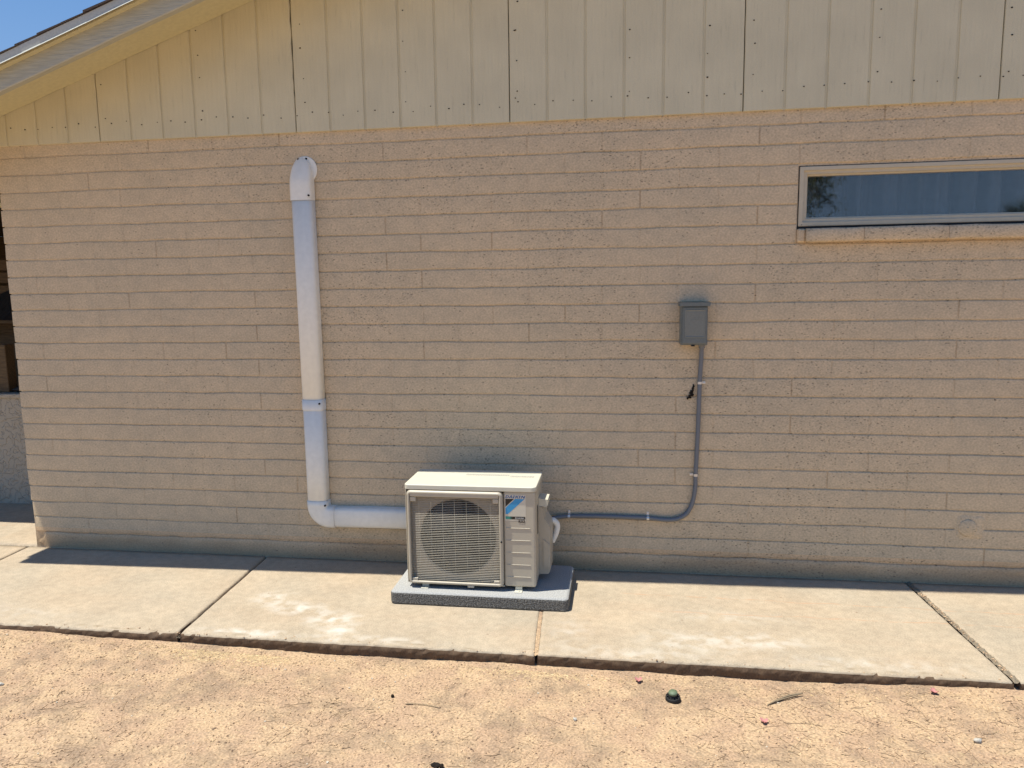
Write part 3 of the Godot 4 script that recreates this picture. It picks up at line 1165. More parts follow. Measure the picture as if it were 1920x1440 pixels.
func build_sticks() -> void:
	var st := begin()
	tube(st, smooth_path([Vector3(0.055, dirt_y(0.055, 1.405) + 0.0030, 1.405), Vector3(0.10, dirt_y(0.10, 1.398) + 0.0055, 1.398), Vector3(0.15, dirt_y(0.15, 1.402) + 0.0045, 1.402), Vector3(0.195, dirt_y(0.195, 1.412) + 0.0030, 1.412)], 5), [0.0015, 0.0025, 0.0025, 0.0022, 0.0015], 6)
	tag(obj("stick", st, M.stick), "thin curved brown stick alone on the dirt below the unit", "stick")
	st = begin()
	tube(st, smooth_path([Vector3(1.505, dirt_y(1.505, 1.237) + 0.0030, 1.237), Vector3(1.56, dirt_y(1.56, 1.195) + 0.0085, 1.195), Vector3(1.61, dirt_y(1.61, 1.165) + 0.0105, 1.165), Vector3(1.66, dirt_y(1.66, 1.148) + 0.0125, 1.148)], 5), [0.0015, 0.0022, 0.003, 0.0035], 6)
	tube(st, smooth_path([Vector3(1.52, dirt_y(1.52, 1.222) + 0.0030, 1.222), Vector3(1.57, dirt_y(1.57, 1.195) + 0.0075, 1.195), Vector3(1.64, dirt_y(1.64, 1.16) + 0.0105, 1.16)], 5), [0.0012, 0.002, 0.0025], 6)
	tag(obj("stick", st, M.stick), "forked dry stick lying by the sidewalk edge right of the sprinkler", "stick")
	st = begin()
	stone_shape(st, Vector3(2.215, dirt_y(2.215, 1.40) + 0.006, 1.40), Vector3(0.015, 0.010, 0.010), 1.0)
	tag(obj("pebble", st, M.white_stone), "white oval pebble on the dirt at the right", "pebble")
	st = begin()
	stone_shape(st, Vector3(0.276, dirt_y(0.276, 1.773) + 0.006, 1.773), Vector3(0.016, 0.010, 0.010), 2.0)
	stone_shape(st, Vector3(0.296, dirt_y(0.296, 1.775) + 0.005, 1.775), Vector3(0.009, 0.008, 0.008), 2.6)
	tag(obj("pod", st, M.mud), "dark crumpled seed pod on the dirt at the bottom of the picture", "seed pod")
	st = begin()
	stone_shape(st, Vector3(-0.015, dirt_y(-0.015, 1.353) + 0.005, 1.353), Vector3(0.008, 0.007, 0.007), 3.0)
	tag(obj("pebble", st, M.mud), "small dark round pebble left of the lone curved stick", "pebble")
	st = begin()
	stone_shape(st, Vector3(0.747, dirt_y(0.747, 1.433) + 0.005, 1.433), Vector3(0.008, 0.007, 0.007), 4.0)
	tag(obj("pebble", st, M.white_stone), "small pale pebble on the dirt right of the lone curved stick", "pebble")
	st = begin()
	stone_shape(st, Vector3(-1.732, dirt_y(-1.732, 1.48) + 0.005, 1.48), Vector3(0.016, 0.006, 0.010), 5.0)
	tag(obj("pebble", st, M.white_stone), "flat white stone at the left edge of the dirt", "pebble")
	var n := 0
	for s: Array in [[Vector3(0.998, 0, 1.118), "crumpled pink petal beside the sidewalk edge left of the sprinkler"], [Vector3(2.184, 0, 1.090), "pink petal against the sidewalk edge above the white pebble"], [Vector3(1.47, 0, 1.363), "faded pink petal on open dirt below the forked stick"]]:
		st = begin()
		var c: Vector3 = s[0]
		c.y = dirt_y(c.x, c.z) + 0.005
		for k in 3:
			var rows := []
			var turn := Basis(Vector3.UP, k * 2.1 + n)
			for j in 4:
				var row := PackedVector3Array()
				for i in 5:
					var u := i / 4.0 - 0.5
					var v := j / 3.0
					row.append(c + turn * Vector3(u * 0.018 * sin(0.5 + v * 2.3), 0.009 * v + 0.014 * u * u + wob.get_noise_2d(i * 30.0 + k * 9.0, j * 30.0 + n * 50.0) * 0.006, 0.017 * v))
				rows.append(row)
			sheet(st, rows)
		tag(obj("petal", st, M.petal), s[1], "petal", "fallen pink petals")
		n += 1

# ------------------------------------------------------------------ the outdoor unit and what serves it

func build_pad() -> void:
	var pad := thing("equipment_pad", "grey rough-sided pad under the outdoor air conditioner unit", "pad", Vector3(0.199, 0, 0.36))
	var st := begin()
	var t := Transform3D(Basis(Vector3(1, 0, 0), Vector3(0, 0, -1), Vector3(0, 1, 0)), Vector3(0.199, 0.001, 0.360))
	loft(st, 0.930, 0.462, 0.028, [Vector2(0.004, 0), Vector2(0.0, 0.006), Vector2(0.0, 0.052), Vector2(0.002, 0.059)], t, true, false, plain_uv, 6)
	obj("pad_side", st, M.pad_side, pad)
	st = begin()
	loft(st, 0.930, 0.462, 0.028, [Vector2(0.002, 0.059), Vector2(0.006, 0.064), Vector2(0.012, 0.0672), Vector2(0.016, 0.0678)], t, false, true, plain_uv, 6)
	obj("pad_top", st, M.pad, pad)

func letters(text: String, height: float, width: float, slant: float, at: Vector3, m: Material, parent: Node3D, called: String, bold := true) -> void:
	var f := SystemFont.new()
	f.font_names = PackedStringArray(["Droid Sans"])
	f.font_weight = 700 if bold else 400
	var tm := TextMesh.new()
	tm.text = text
	tm.font = f
	tm.font_size = 64
	tm.pixel_size = 0.01
	tm.depth = 0.05
	tm.horizontal_alignment = HORIZONTAL_ALIGNMENT_LEFT
	var o := MeshInstance3D.new()
	o.name = numbered(called, parent)
	o.mesh = tm
	o.material_override = m
	var a := tm.get_aabb()
	var sx := width / a.size.x
	var sy := height / a.size.y
	var b := Basis(Vector3(sx, 0, 0), Vector3(slant * sy, sy, 0), Vector3(0, 0, 0.01))
	o.transform = Transform3D(b, at - b * Vector3(a.position.x, a.position.y, 0))
	parent.add_child(o, true)

func build_unit() -> void:
	var base := Vector3(0.154, 0.0688, 0.363)
	var u := thing("outdoor_unit", "ivory outdoor air conditioner unit with slatted fan grille on the grey pad", "air conditioner", base)
	var st := begin()
	var fz := 0.520
	# cabinet: left return, right panel and base, open behind the fan
	var up := Transform3D(Basis(Vector3(1, 0, 0), Vector3(0, 0, -1), Vector3(0, 1, 0)), Vector3(0.1535, 0, 0.3625))
	var side := begin(true)
	box(side, Vector3(-0.186, 0.092, 0.205), Vector3(-0.180, 0.600, fz), 0.002)
	box(side, Vector3(-0.1795, 0.092, 0.205), Vector3(0.493, 0.600, 0.211), 0.002)
	box(side, Vector3(-0.1795, 0.090, 0.2115), Vector3(0.331, 0.096, fz - 0.001), 0.001)
	obj("cabinet", side, M.ivory, u)
	st = begin()
	loft(st, 0.1645, 0.508, 0.014, [Vector2(0, 0.2115), Vector2(0, fz - 0.010), Vector2(0.003, fz - 0.003), Vector2(0.010, fz)], Transform3D(Basis(), Vector3(0.41075, 0.345, 0)), true, true, plain_uv, 4)
	var panel := obj("service_panel", st, M.ivory, u)
	for k in 5:
		var y := 0.405 - k * 0.0648
		st = begin(true)
		box(st, Vector3(0.341, y - 0.0016, fz - 0.002), Vector3(0.466, y + 0.0016, fz + 0.0022), 0.0008)
		obj("rib", st, M.ivory, panel)
	st = begin()
	loft(st, 0.689, 0.328, 0.026, [Vector2(0.0, 0.598), Vector2(0.0, 0.6185), Vector2(0.0012, 0.6212), Vector2(0.004, 0.6225)], Transform3D(up.basis, Vector3(0.1535, 0, 0.3635)), true, true, plain_uv, 6)
	var lid := obj("lid", st, M.ivory_sunlit, u)
	# warning print on the lid: rows of fine grey type
	st = begin(true)
	rng.seed = 12
	for b: Array in [[0.094, 0.322, 0.285], [0.338, 0.460, 0.305]]:
		for row in 4:
			var x: float = b[0]
			while x < b[1]:
				var wd := rng.randf_range(0.004, 0.013)
				var z: float = b[2] + row * 0.0085
				quad(st, Vector3(x, 0.6229, z + 0.004), Vector3(x + wd, 0.6229, z + 0.004), Vector3(x + wd, 0.6229, z), Vector3(x, 0.6229, z))
				x += wd + 0.003
	obj("warning_print", st, mat(lin(0.30, 0.30, 0.28), 0.6), lid)
	# bell-mouth plate with its round opening, shroud and fan
	var c := Vector3(0.082, 0.338, 0)
	var gx0 := -0.160
	var gx1 := 0.309
	var gy0 := 0.100
	var gy1 := 0.566
	st = begin(true)
	var inner := PackedVector3Array()
	var outer := PackedVector3Array()
	var lip := PackedVector3Array()
	var deep := PackedVector3Array()
	for k in 65:
		var a := TAU * k / 64.0
		var d := Vector2(cos(a), sin(a))
		var s := minf(0.245 / maxf(absf(d.x), 0.001), 0.240 / maxf(absf(d.y), 0.001))
		outer.append(Vector3(c.x + d.x * s, c.y + d.y * s, 0.496))
		inner.append(Vector3(c.x + d.x * 0.207, c.y + d.y * 0.207, 0.496))
		lip.append(Vector3(c.x + d.x * 0.200, c.y + d.y * 0.200, 0.486))
		deep.append(Vector3(c.x + d.x * 0.200, c.y + d.y * 0.200, 0.33))
	sheet(st, [outer, inner, lip])
	obj("bell_mouth", st, M.bell, u)
	st = begin()
	sheet(st, [lip, deep])
	fan(st, deep, c + Vector3(0, 0, 0.33), true)
	obj("shroud", st, M.coil, u)
	var fan_part := holder("fan", u)
	st = begin()
	lathe(st, [Vector2(0.05, 0.37), Vector2(0.05, 0.425), Vector2(0.042, 0.436), Vector2(0.0, 0.44)], Transform3D(Basis(), c), 24)
	obj("hub", st, M.fan, fan_part)
	for b in 3:
		st = begin()
		var rows := []
		for j in 7:
			var rad := lerpf(0.046, 0.190, j / 6.0)
			var row := PackedVector3Array()
			for i in 9:
				var s := i / 8.0 - 0.5
				var a := b * TAU / 3.0 + s * (1.15 + 0.45 * j / 6.0) + 0.35 * j / 6.0
				row.append(c + Vector3(cos(a) * rad, sin(a) * rad, 0.405 + s * 0.07))
			rows.append(row)
		sheet(st, rows)
		obj("blade", st, M.fan, fan_part)
	# grille: moulded surround, slats, upright wires
	var grille := holder("grille", u)
	st = begin()
	var fw := 0.505
	var fh := 0.505
	loft(st, fw, fh, 0.024, [Vector2(0.0, fz - 0.024), Vector2(0.0, fz + 0.002), Vector2(0.003, fz + 0.012), Vector2(0.009, fz + 0.018), Vector2(0.014, fz + 0.019), Vector2(0.018, fz + 0.016), Vector2(0.0185, fz - 0.01)], Transform3D(Basis(), Vector3(0.0745, 0.3425, 0)), false, false, plain_uv, 5)
	# the deeper top moulding
	loft(st, 0.466, 0.022, 0.004, [Vector2(0, fz - 0.01), Vector2(0, fz + 0.013), Vector2(0.003, fz + 0.0175)], Transform3D(Basis(), Vector3(0.0745, 0.572, 0)), false, true, plain_uv, 2)
	obj("surround", st, M.ivory, grille)
	var n := 49
	for k in n:
		var y := lerpf(0.107, 0.553, k / (n - 1.0))
		st = begin(true)
		plank(st, Vector3(0.474, 0.0019, 0.0034), Transform3D(Basis(Vector3.RIGHT, 0.0), Vector3(0.0745, y, fz + 0.0075)), 0.0008)
		obj("slat", st, M.ivory, grille)
	for k in 7:
		var x := 0.0745 + (k - 3) * 0.0625
		st = begin()
		tube(st, PackedVector3Array([Vector3(x, 0.094, fz + 0.0050), Vector3(x, 0.555, fz + 0.0050)]), [0.0007], 6)
		obj("wire", st, M.ivory, grille)
	for x: float in [-0.142, 0.291]:
		for y: float in [0.112, 0.547]:
			st = begin(true)
			box(st, Vector3(x - 0.015, y - 0.012, fz + 0.004), Vector3(x + 0.015, y + 0.012, fz + 0.0145), 0.002)
			obj("corner_tab", st, M.ivory, grille)
	st = begin()
	lathe(st, [Vector2(0.005, fz + 0.017), Vector2(0.005, fz + 0.022), Vector2(0.0, fz + 0.023)], Transform3D(Basis(), Vector3(0.319, 0.335, 0)), 10)
	obj("screw", st, M.black, grille)
	st = begin(true)
	box(st, Vector3(0.137, 0.082, fz), Vector3(0.171, 0.094, fz + 0.016), 0.002)
	obj("catch", st, M.ivory, grille)
	build_badge(u, fz)
	# stop-valve cover and hand grip on the right end
	st = begin(true)
	var poly := PackedVector2Array([Vector2(0.4935, 0.105), Vector2(0.540, 0.108), Vector2(0.551, 0.122), Vector2(0.553, 0.352), Vector2(0.545, 0.376), Vector2(0.522, 0.412), Vector2(0.516, 0.470), Vector2(0.4935, 0.478)])
	prism(st, poly, 0.213, 0.370)
	obj("valve_cover", st, M.ivory, u)
	st = begin(true)
	prism(st, PackedVector2Array([Vector2(0.5165, 0.145), Vector2(0.5535, 0.145), Vector2(0.5535, 0.268), Vector2(0.5165, 0.300)]), 0.3705, 0.376)
	obj("cover_step", st, M.ivory, u)
	st = begin(true)
	prism(st, PackedVector2Array([Vector2(0.4935, 0.4785), Vector2(0.534, 0.474), Vector2(0.541, 0.485), Vector2(0.541, 0.514), Vector2(0.4935, 0.520)]), 0.262, 0.368)
	obj("hand_grip", st, M.ivory_sunlit, u)
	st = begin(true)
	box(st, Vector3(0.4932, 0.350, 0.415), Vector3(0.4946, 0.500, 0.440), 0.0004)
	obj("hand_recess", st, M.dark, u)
	# drain elbow behind the cover
	st = begin()
	tube(st, smooth_path([Vector3(0.53, 0.348, 0.20), Vector3(0.556, 0.345, 0.195), Vector3(0.574, 0.318, 0.19), Vector3(0.566, 0.272, 0.19), Vector3(0.545, 0.225, 0.19)], 6), [0.017], 12)
	obj("drain_elbow", st, M.vinyl, u)
	for x: float in [-0.092, 0.402]:
		for z: float in [0.196, 0.522]:
			st = begin(true)
			box(st, Vector3(x - 0.020, 0.069, z - 0.014), Vector3(x + 0.020, 0.073, z + 0.022), 0.0015)
			box(st, Vector3(x - 0.018, 0.0725, z - 0.013), Vector3(x + 0.018, 0.0915, z - 0.008), 0.0015)
			lathe(st, [Vector2(0.0045, 0.0), Vector2(0.0045, 0.003), Vector2(0.0, 0.0035)], Transform3D(Basis(Vector3(1, 0, 0), Vector3(0, 0, -1), Vector3(0, 1, 0)), Vector3(x + 0.004, 0.073, z + 0.01)), 8)
			obj("foot", st, M.ivory_sunlit, u)

func prism(st: SurfaceTool, poly: PackedVector2Array, z0: float, z1: float) -> void:
	var n := poly.size()
	for i in n:
		var a := poly[i]
		var b := poly[(i + 1) % n]
		quad(st, Vector3(a.x, a.y, z1), Vector3(a.x, a.y, z0), Vector3(b.x, b.y, z0), Vector3(b.x, b.y, z1))
	var ix := Geometry2D.triangulate_polygon(poly)
	for k in range(0, ix.size(), 3):
		var p := [poly[ix[k]], poly[ix[k + 1]], poly[ix[k + 2]]]
		if (p[1] - p[0]).cross(p[2] - p[0]) < 0:
			p.reverse()
		tri(st, Vector3(p[0].x, p[0].y, z1), Vector3(p[1].x, p[1].y, z1), Vector3(p[2].x, p[2].y, z1))
		tri(st, Vector3(p[0].x, p[0].y, z0), Vector3(p[2].x, p[2].y, z0), Vector3(p[1].x, p[1].y, z0))

func build_badge(u: Node3D, fz: float) -> void:
	var badge := holder("badge", u)
	var st := begin(true)
	var z := fz + 0.0006
	quad(st, Vector3(0.337, 0.444, z), Vector3(0.444, 0.444, z), Vector3(0.444, 0.582, z), Vector3(0.337, 0.582, z))
	obj("badge_film", st, mat(lin(0.60, 0.555, 0.45), 0.3), badge)
	var flat := func(pts: Array, m: Material, called: String) -> void:
		var s := begin(true)
		for i in range(1, pts.size() - 1):
			tri(s, Vector3(pts[0].x, pts[0].y, z + 0.0004), Vector3(pts[i].x, pts[i].y, z + 0.0004), Vector3(pts[i + 1].x, pts[i + 1].y, z + 0.0004))
		obj(called, s, m, badge)
	var ink := mat(lin(0.012, 0.011, 0.011), 0.35)
	var blue := mat(lin(0.035, 0.30, 0.58), 0.35)
	flat.call([Vector2(0.3400, 0.5585), Vector2(0.3400, 0.5170), Vector2(0.3840, 0.5585)], ink, "black_triangle")
	flat.call([Vector2(0.3400, 0.5105), Vector2(0.3400, 0.4790), Vector2(0.3525, 0.4790), Vector2(0.4380, 0.5590), Vector2(0.3910, 0.5590)], blue, "blue_stripe")
	var teal := mat(lin(0.03, 0.30, 0.24), 0.35)
	var steps := 8
	for k in steps:
		var a := 0.3400 + k * 0.005
		flat.call([Vector2(a, 0.452), Vector2(a + 0.005, 0.452), Vector2(a + 0.005, 0.4665), Vector2(a, 0.4665)], mat(lin(0.03, 0.30, 0.24).lerp(lin(0.012, 0.011, 0.011), clampf((k - 3) / 4.0, 0, 1)), 0.35), "colour_bar")
	flat.call([Vector2(0.380, 0.452), Vector2(0.441, 0.452), Vector2(0.441, 0.4665), Vector2(0.380, 0.4665)], ink, "colour_bar")
	var navy := mat(lin(0.01, 0.10, 0.29), 0.35)
	letters("DAIKIN", 0.0145, 0.098, 0.28, Vector3(0.3400, 0.5625, z + 0.0004), navy, badge, "lettering")
	letters("Inverter", 0.0075, 0.046, 0.25, Vector3(0.388, 0.4555, z + 0.0008), mat(lin(0.6, 0.6, 0.58), 0.4), badge, "lettering")
	letters("R32", 0.0150, 0.033, 0.0, Vector3(0.4065, 0.4345, z + 0.0004), ink, badge, "lettering")

# cross-section of the line-set duct: across, out from the wall
func duct_section(w: float, d: float) -> Array:
	var pts := []
	var r := minf(0.026, d * 0.45)
	pts.append(Vector2(-w * 0.5, 0.0))
	for k in 6:
		var a := PI - PI * 0.5 * k / 5.0
		pts.append(Vector2(-w * 0.5 + r + cos(a) * r, d - r - 0.004 + sin(a) * r))
	pts.append(Vector2(-w * 0.18, d - 0.001))
	pts.append(Vector2(w * 0.18, d - 0.001))
	for k in 6:
		var a := PI * 0.5 - PI * 0.5 * k / 5.0
		pts.append(Vector2(w * 0.5 - r + cos(a) * r, d - r - 0.004 + sin(a) * r))
	pts.append(Vector2(w * 0.5, 0.0))
	return pts

func duct(st: SurfaceTool, path: Array, w: float, d: float, z := 0.002) -> void:
	var rows := []
	for i in path.size():
		var p: Vector2 = path[i]
		var q: Vector2 = path[maxi(i - 1, 0)]
		var s: Vector2 = path[mini(i + 1, path.size() - 1)]
		var t := (s - q).normalized()
		var side := Vector2(-t.y, t.x)
		var row := PackedVector3Array()
		for c: Vector2 in duct_section(w, d):
			row.append(Vector3(p.x - side.x * c.x, p.y - side.y * c.x, z + c.y))
		rows.append(row)
	sheet(st, rows, plain_uv)
	for e in 2:
		var ring: PackedVector3Array = rows[0].duplicate() if e == 0 else rows[-1].duplicate()
		ring.append(ring[0])
		var mid: Vector2 = path[0] if e == 0 else path[-1]
		fan(st, ring, Vector3(mid.x, mid.y, z + d * 0.5), e == 0)

func build_duct() -> void:
	var cx := -0.874
	var cy := 0.274
	var o := thing("pipe_duct", "white plastic pipe duct running down the wall and across to the unit", "pipe duct", Vector3(cx, 0.2, 0.03))
	var st := begin()
	duct(st, [Vector2(cx - 0.004, 2.15), Vector2(cx - 0.002, 1.6), Vector2(cx, 0.95)], 0.122, 0.068)
	obj("duct_length", st, M.vinyl, o)
	st = begin()
	duct(st, [Vector2(cx, 0.98), Vector2(cx, 0.6), Vector2(cx, 0.34)], 0.122, 0.068)
	obj("duct_length", st, M.vinyl, o)
	st = begin()
	duct(st, [Vector2(cx + 0.06, cy), Vector2(-0.5, cy + 0.002), Vector2(-0.05, cy + 0.003)], 0.122, 0.068)
	obj("duct_length", st, M.vinyl, o)
	st = begin()
	duct(st, [Vector2(cx, 0.985), Vector2(cx, 0.9251), Vector2(cx, 0.925)], 0.129, 0.0715)
	obj("coupling", st, M.vinyl, o)
	# flat elbow
	st = begin()
	var path := [Vector2(cx, 0.375)]
	for k in 13:
		var a := PI + PI * 0.5 * k / 12.0
		path.append(Vector2(cx + 0.072 + cos(a) * 0.072, cy + 0.072 + sin(a) * 0.072))
	path.append(Vector2(cx + 0.107, cy))
	duct(st, path, 0.129, 0.0715)
	obj("elbow", st, M.vinyl, o)
	# wall inlet: a hood that turns back into the wall
	st = begin()
	var rows := []
	for j in 13:
		var f := j / 12.0
		var y := lerpf(2.128, 2.372, f)
		var wid := 0.128
		var dep := 0.072
		if f > 0.35:
			var g := (f - 0.35) / 0.65
			wid = 0.128 * sqrt(maxf(1.0 - g ** 2.9, 0.0))
			dep = maxf(0.072 * (1.0 - g ** 1.7 * 0.85), 0.006)
		var row := PackedVector3Array()
		for c: Vector2 in duct_section(maxf(wid, 0.004), dep):
			row.append(Vector3(cx - 0.006 + c.x, y, 0.002 + c.y))
		rows.append(row)
	sheet(st, rows)
	obj("wall_inlet", st, M.vinyl, o)
	st = begin()
	loft(st, 0.145, 0.150, 0.072, [Vector2(0, 0.0), Vector2(0, 0.004), Vector2(0.003, 0.007), Vector2(0.02, 0.0075)], Transform3D(Basis(), Vector3(cx + 0.006, 2.303, 0.0)), false, true, plain_uv, 8)
	obj("flange", st, M.vinyl, o)
	var spots := [Vector3(cx + 0.052, 0.965, 0.072), Vector3(cx + 0.050, 2.152, 0.074), Vector3(cx + 0.056, 0.352, 0.072), Vector3(cx - 0.028, 2.361, 0.0115), Vector3(cx + 0.020, 2.363, 0.0115)]
	for s: Vector3 in spots:
		st = begin()
		lathe(st, [Vector2(0.0055, -0.006), Vector2(0.0055, 0.002), Vector2(0.0, 0.003)], Transform3D(Basis(), s), 8)
		obj("screw", st, M.mud, o)

func build_electrics() -> void:
	var o := thing("disconnect_box", "grey metal electrical disconnect box on the wall below the window's left end", "electrical box", Vector3(1.302, 1.30, 0.04))
	var st := begin(true)
	box(st, Vector3(1.232, 1.303, 0.002), Vector3(1.373, 1.516, 0.080), 0.002)
	obj("enclosure", st, M.box_grey, o)
	st = begin(true)
	prism(st, PackedVector2Array([Vector2(1.224, 1.510), Vector2(1.383, 1.510), Vector2(1.387, 1.530), Vector2(1.226, 1.530)]), 0.001, 0.098)
	obj("rain_hood", st, M.box_grey, o)
	st = begin()
	loft(st, 0.128, 0.195, 0.004, [Vector2(0, 0.078), Vector2(0, 0.0865), Vector2(0.002, 0.088), Vector2(0.006, 0.088)], Transform3D(Basis(), Vector3(1.3055, 1.4075, 0)), false, true, plain_uv, 2)
	var door := obj("door", st, M.box_grey, o)
	st = begin()
	loft(st, 0.108, 0.150, 0.006, [Vector2(0, 0.0875), Vector2(0.001, 0.0905), Vector2(0.004, 0.0905), Vector2(0.006, 0.0885), Vector2(0.01, 0.0885)], Transform3D(Basis(), Vector3(1.307, 1.418, 0)), false, true, plain_uv, 2)
	obj("door_plate", st, M.box_plate, door)
	for k in 4:
		st = begin(true)
		box(st, Vector3(1.284 + 0.004 * (k % 2), 1.473 - k * 0.012, 0.088), Vector3(1.345, 1.475 - k * 0.012, 0.0893), 0.0003)
		obj("raised_line", st, M.box_plate, door)
	st = begin(true)
	box(st, Vector3(1.290, 1.296, 0.050), Vector3(1.308, 1.304, 0.084), 0.001)
	obj("hasp", st, M.black, o)
	st = begin()
	lathe(st, [Vector2(0.019, 0.0), Vector2(0.019, 0.008), Vector2(0.0165, 0.0085), Vector2(0.0165, 0.022)], Transform3D(Basis(Vector3(1, 0, 0), Vector3(0, 0, -1), Vector3(0, 1, 0)).rotated(Vector3.RIGHT, PI), Vector3(1.350, 1.3035, 0.030)), 16)
	obj("connector", st, M.conduit, o)
	var z := 0.0155
	var c := thing("conduit", "grey flexible conduit curving down the wall from the box to the unit", "conduit", Vector3(1.0, 0.31, z))
	st = begin()
	var path := smooth_path([Vector3(1.350, 1.300, 0.030), Vector3(1.349, 1.22, 0.020), Vector3(1.344, 1.091, z), Vector3(1.340, 0.849, z), Vector3(1.332, 0.600, z), Vector3(1.330, 0.500, z), Vector3(1.316, 0.415, z), Vector3(1.284, 0.350, z), Vector3(1.228, 0.318, z), Vector3(1.16, 0.313, z), Vector3(1.073, 0.320, z), Vector3(0.85, 0.322, z), Vector3(0.628, 0.316, z), Vector3(0.53, 0.304, z + 0.02), Vector3(0.47, 0.30, z + 0.08), Vector3(0.45, 0.30, 0.2)], 8)
	tube(st, path, [0.0118], 14)
	obj("hose", st, M.conduit, c)
	for s: Array in [[Vector3(1.344, 1.091, z), 0.0], [Vector3(1.3315, 0.575, z), PI], [Vector3(1.073, 0.320, z), PI * 0.5], [Vector3(0.628, 0.316, z), PI * 0.5]]:
		st = begin(true)
		var t := Transform3D(Basis(Vector3.BACK, s[1]), Vector3(s[0].x, s[0].y, 0))
		var rows := []
		for k in 2:
			var row := PackedVector3Array()
			for q: Vector2 in [Vector2(-0.0135, 0.004), Vector2(-0.0132, 0.018), Vector2(-0.009, 0.0262), Vector2(0.0, 0.0288), Vector2(0.009, 0.0262), Vector2(0.0132, 0.018), Vector2(0.0138, 0.006), Vector2(0.032, 0.005)]:
				row.append(t * Vector3(q.x, (k - 0.5) * 0.014, q.y))
			rows.append(row)
		sheet(st, rows, plain_uv)
		lathe(st, [Vector2(0.005, 0.005), Vector2(0.005, 0.009), Vector2(0.0, 0.010)], t * Transform3D(Basis(), Vector3(0.024, 0, 0)), 8)
		obj("strap", st, M.steel, c)

func build_small_things() -> void:
	# mud nest beside the conduit
	var st := begin()
	rng.seed = 66
	for k in 26:
		var f := rng.randf()
		var p := Vector3(1.292 + 0.022 * f + rng.randf_range(-0.010, 0.012) * (1.2 - f), 1.002 + 0.078 * f, 0.004)
		stone_shape(st, p, Vector3(rng.randf_range(0.004, 0.010), rng.randf_range(0.004, 0.008), 0.006) * (1.1 - 0.4 * f), k * 1.7)
	tag(obj("mud_nest", st, M.mud), "small dark crumbly mud nest on the wall left of the grey conduit", "mud nest")
	# round cleanout cover painted over
	var o := thing("cleanout_cover", "round painted cleanout cover low on the wall at the right", "cover", Vector3(2.752, 0.315, 0.0))
	st = begin()
	lathe(st, [Vector2(0.046, -0.008), Vector2(0.046, 0.006), Vector2(0.042, 0.009), Vector2(0.006, 0.0095)], Transform3D(Basis(), Vector3(2.752, 0.315, 0)), 32, wall_uv)
	obj("disc", st, M.wall, o)
	st = begin()
	lathe(st, [Vector2(0.007, 0.008), Vector2(0.006, 0.011), Vector2(0.0, 0.0115)], Transform3D(Basis(), Vector3(2.752, 0.315, 0)), 10, wall_uv)
	obj("screw", st, M.wall, o)
	st = begin()
	var rows := []
	for j in 9:
		var row := PackedVector3Array()
		for i in 12:
			var u := i / 11.0 - 0.5
			var v := j / 8.0 - 0.5
			var d := maxf(absf(u), absf(v)) * 2.0
			var n := wob.get_noise_2d(i * 17.0, j * 17.0)
			row.append(Vector3(2.765 + u * (0.150 + n * 0.02), 0.318 + v * (0.150 + n * 0.02), (0.0035 + n * 0.004) if d < 0.95 else -0.006))
		rows.append(row)
	sheet(st, rows, wall_uv)
	obj("mortar_patch", st, M.wall, o)
	# pop-up sprinkler head
	var p := Vector3(1.135, dirt_y(1.135, 1.235), 1.235)
	var s := thing("sprinkler_head", "black sprinkler head with green cap standing in the dirt", "sprinkler", p)
	var t := Transform3D(Basis(Vector3(1, 0, 0), Vector3(0, 0, -1), Vector3(0, 1, 0)).rotated(Vector3(1, 0, 0.3).normalized(), 0.10), p)
	st = begin()
	lathe(st, [Vector2(0.030, -0.03), Vector2(0.031, 0.012), Vector2(0.029, 0.020), Vector2(0.026, 0.021), Vector2(0.022, 0.013), Vector2(0.017, 0.014), Vector2(0.017, 0.034)], t, 28)
	obj("body", st, M.black, s)
	for k in 12:
		st = begin(true)
		var a := TAU * k / 12.0
		plank(st, Vector3(0.010, 0.003, 0.010), t * Transform3D(Basis(Vector3.BACK, a), Vector3(cos(a) * 0.0225, sin(a) * 0.0225, 0.0165)), 0.0005)
		obj("rib", st, M.fan, s)
	st = begin()
	lathe(st, [Vector2(0.0175, 0.030), Vector2(0.0185, 0.036), Vector2(0.017, 0.040), Vector2(0.0, 0.0415)], t, 24)
	obj("cap", st, M.green, s)

# ------------------------------------------------------------------ the patio at the left

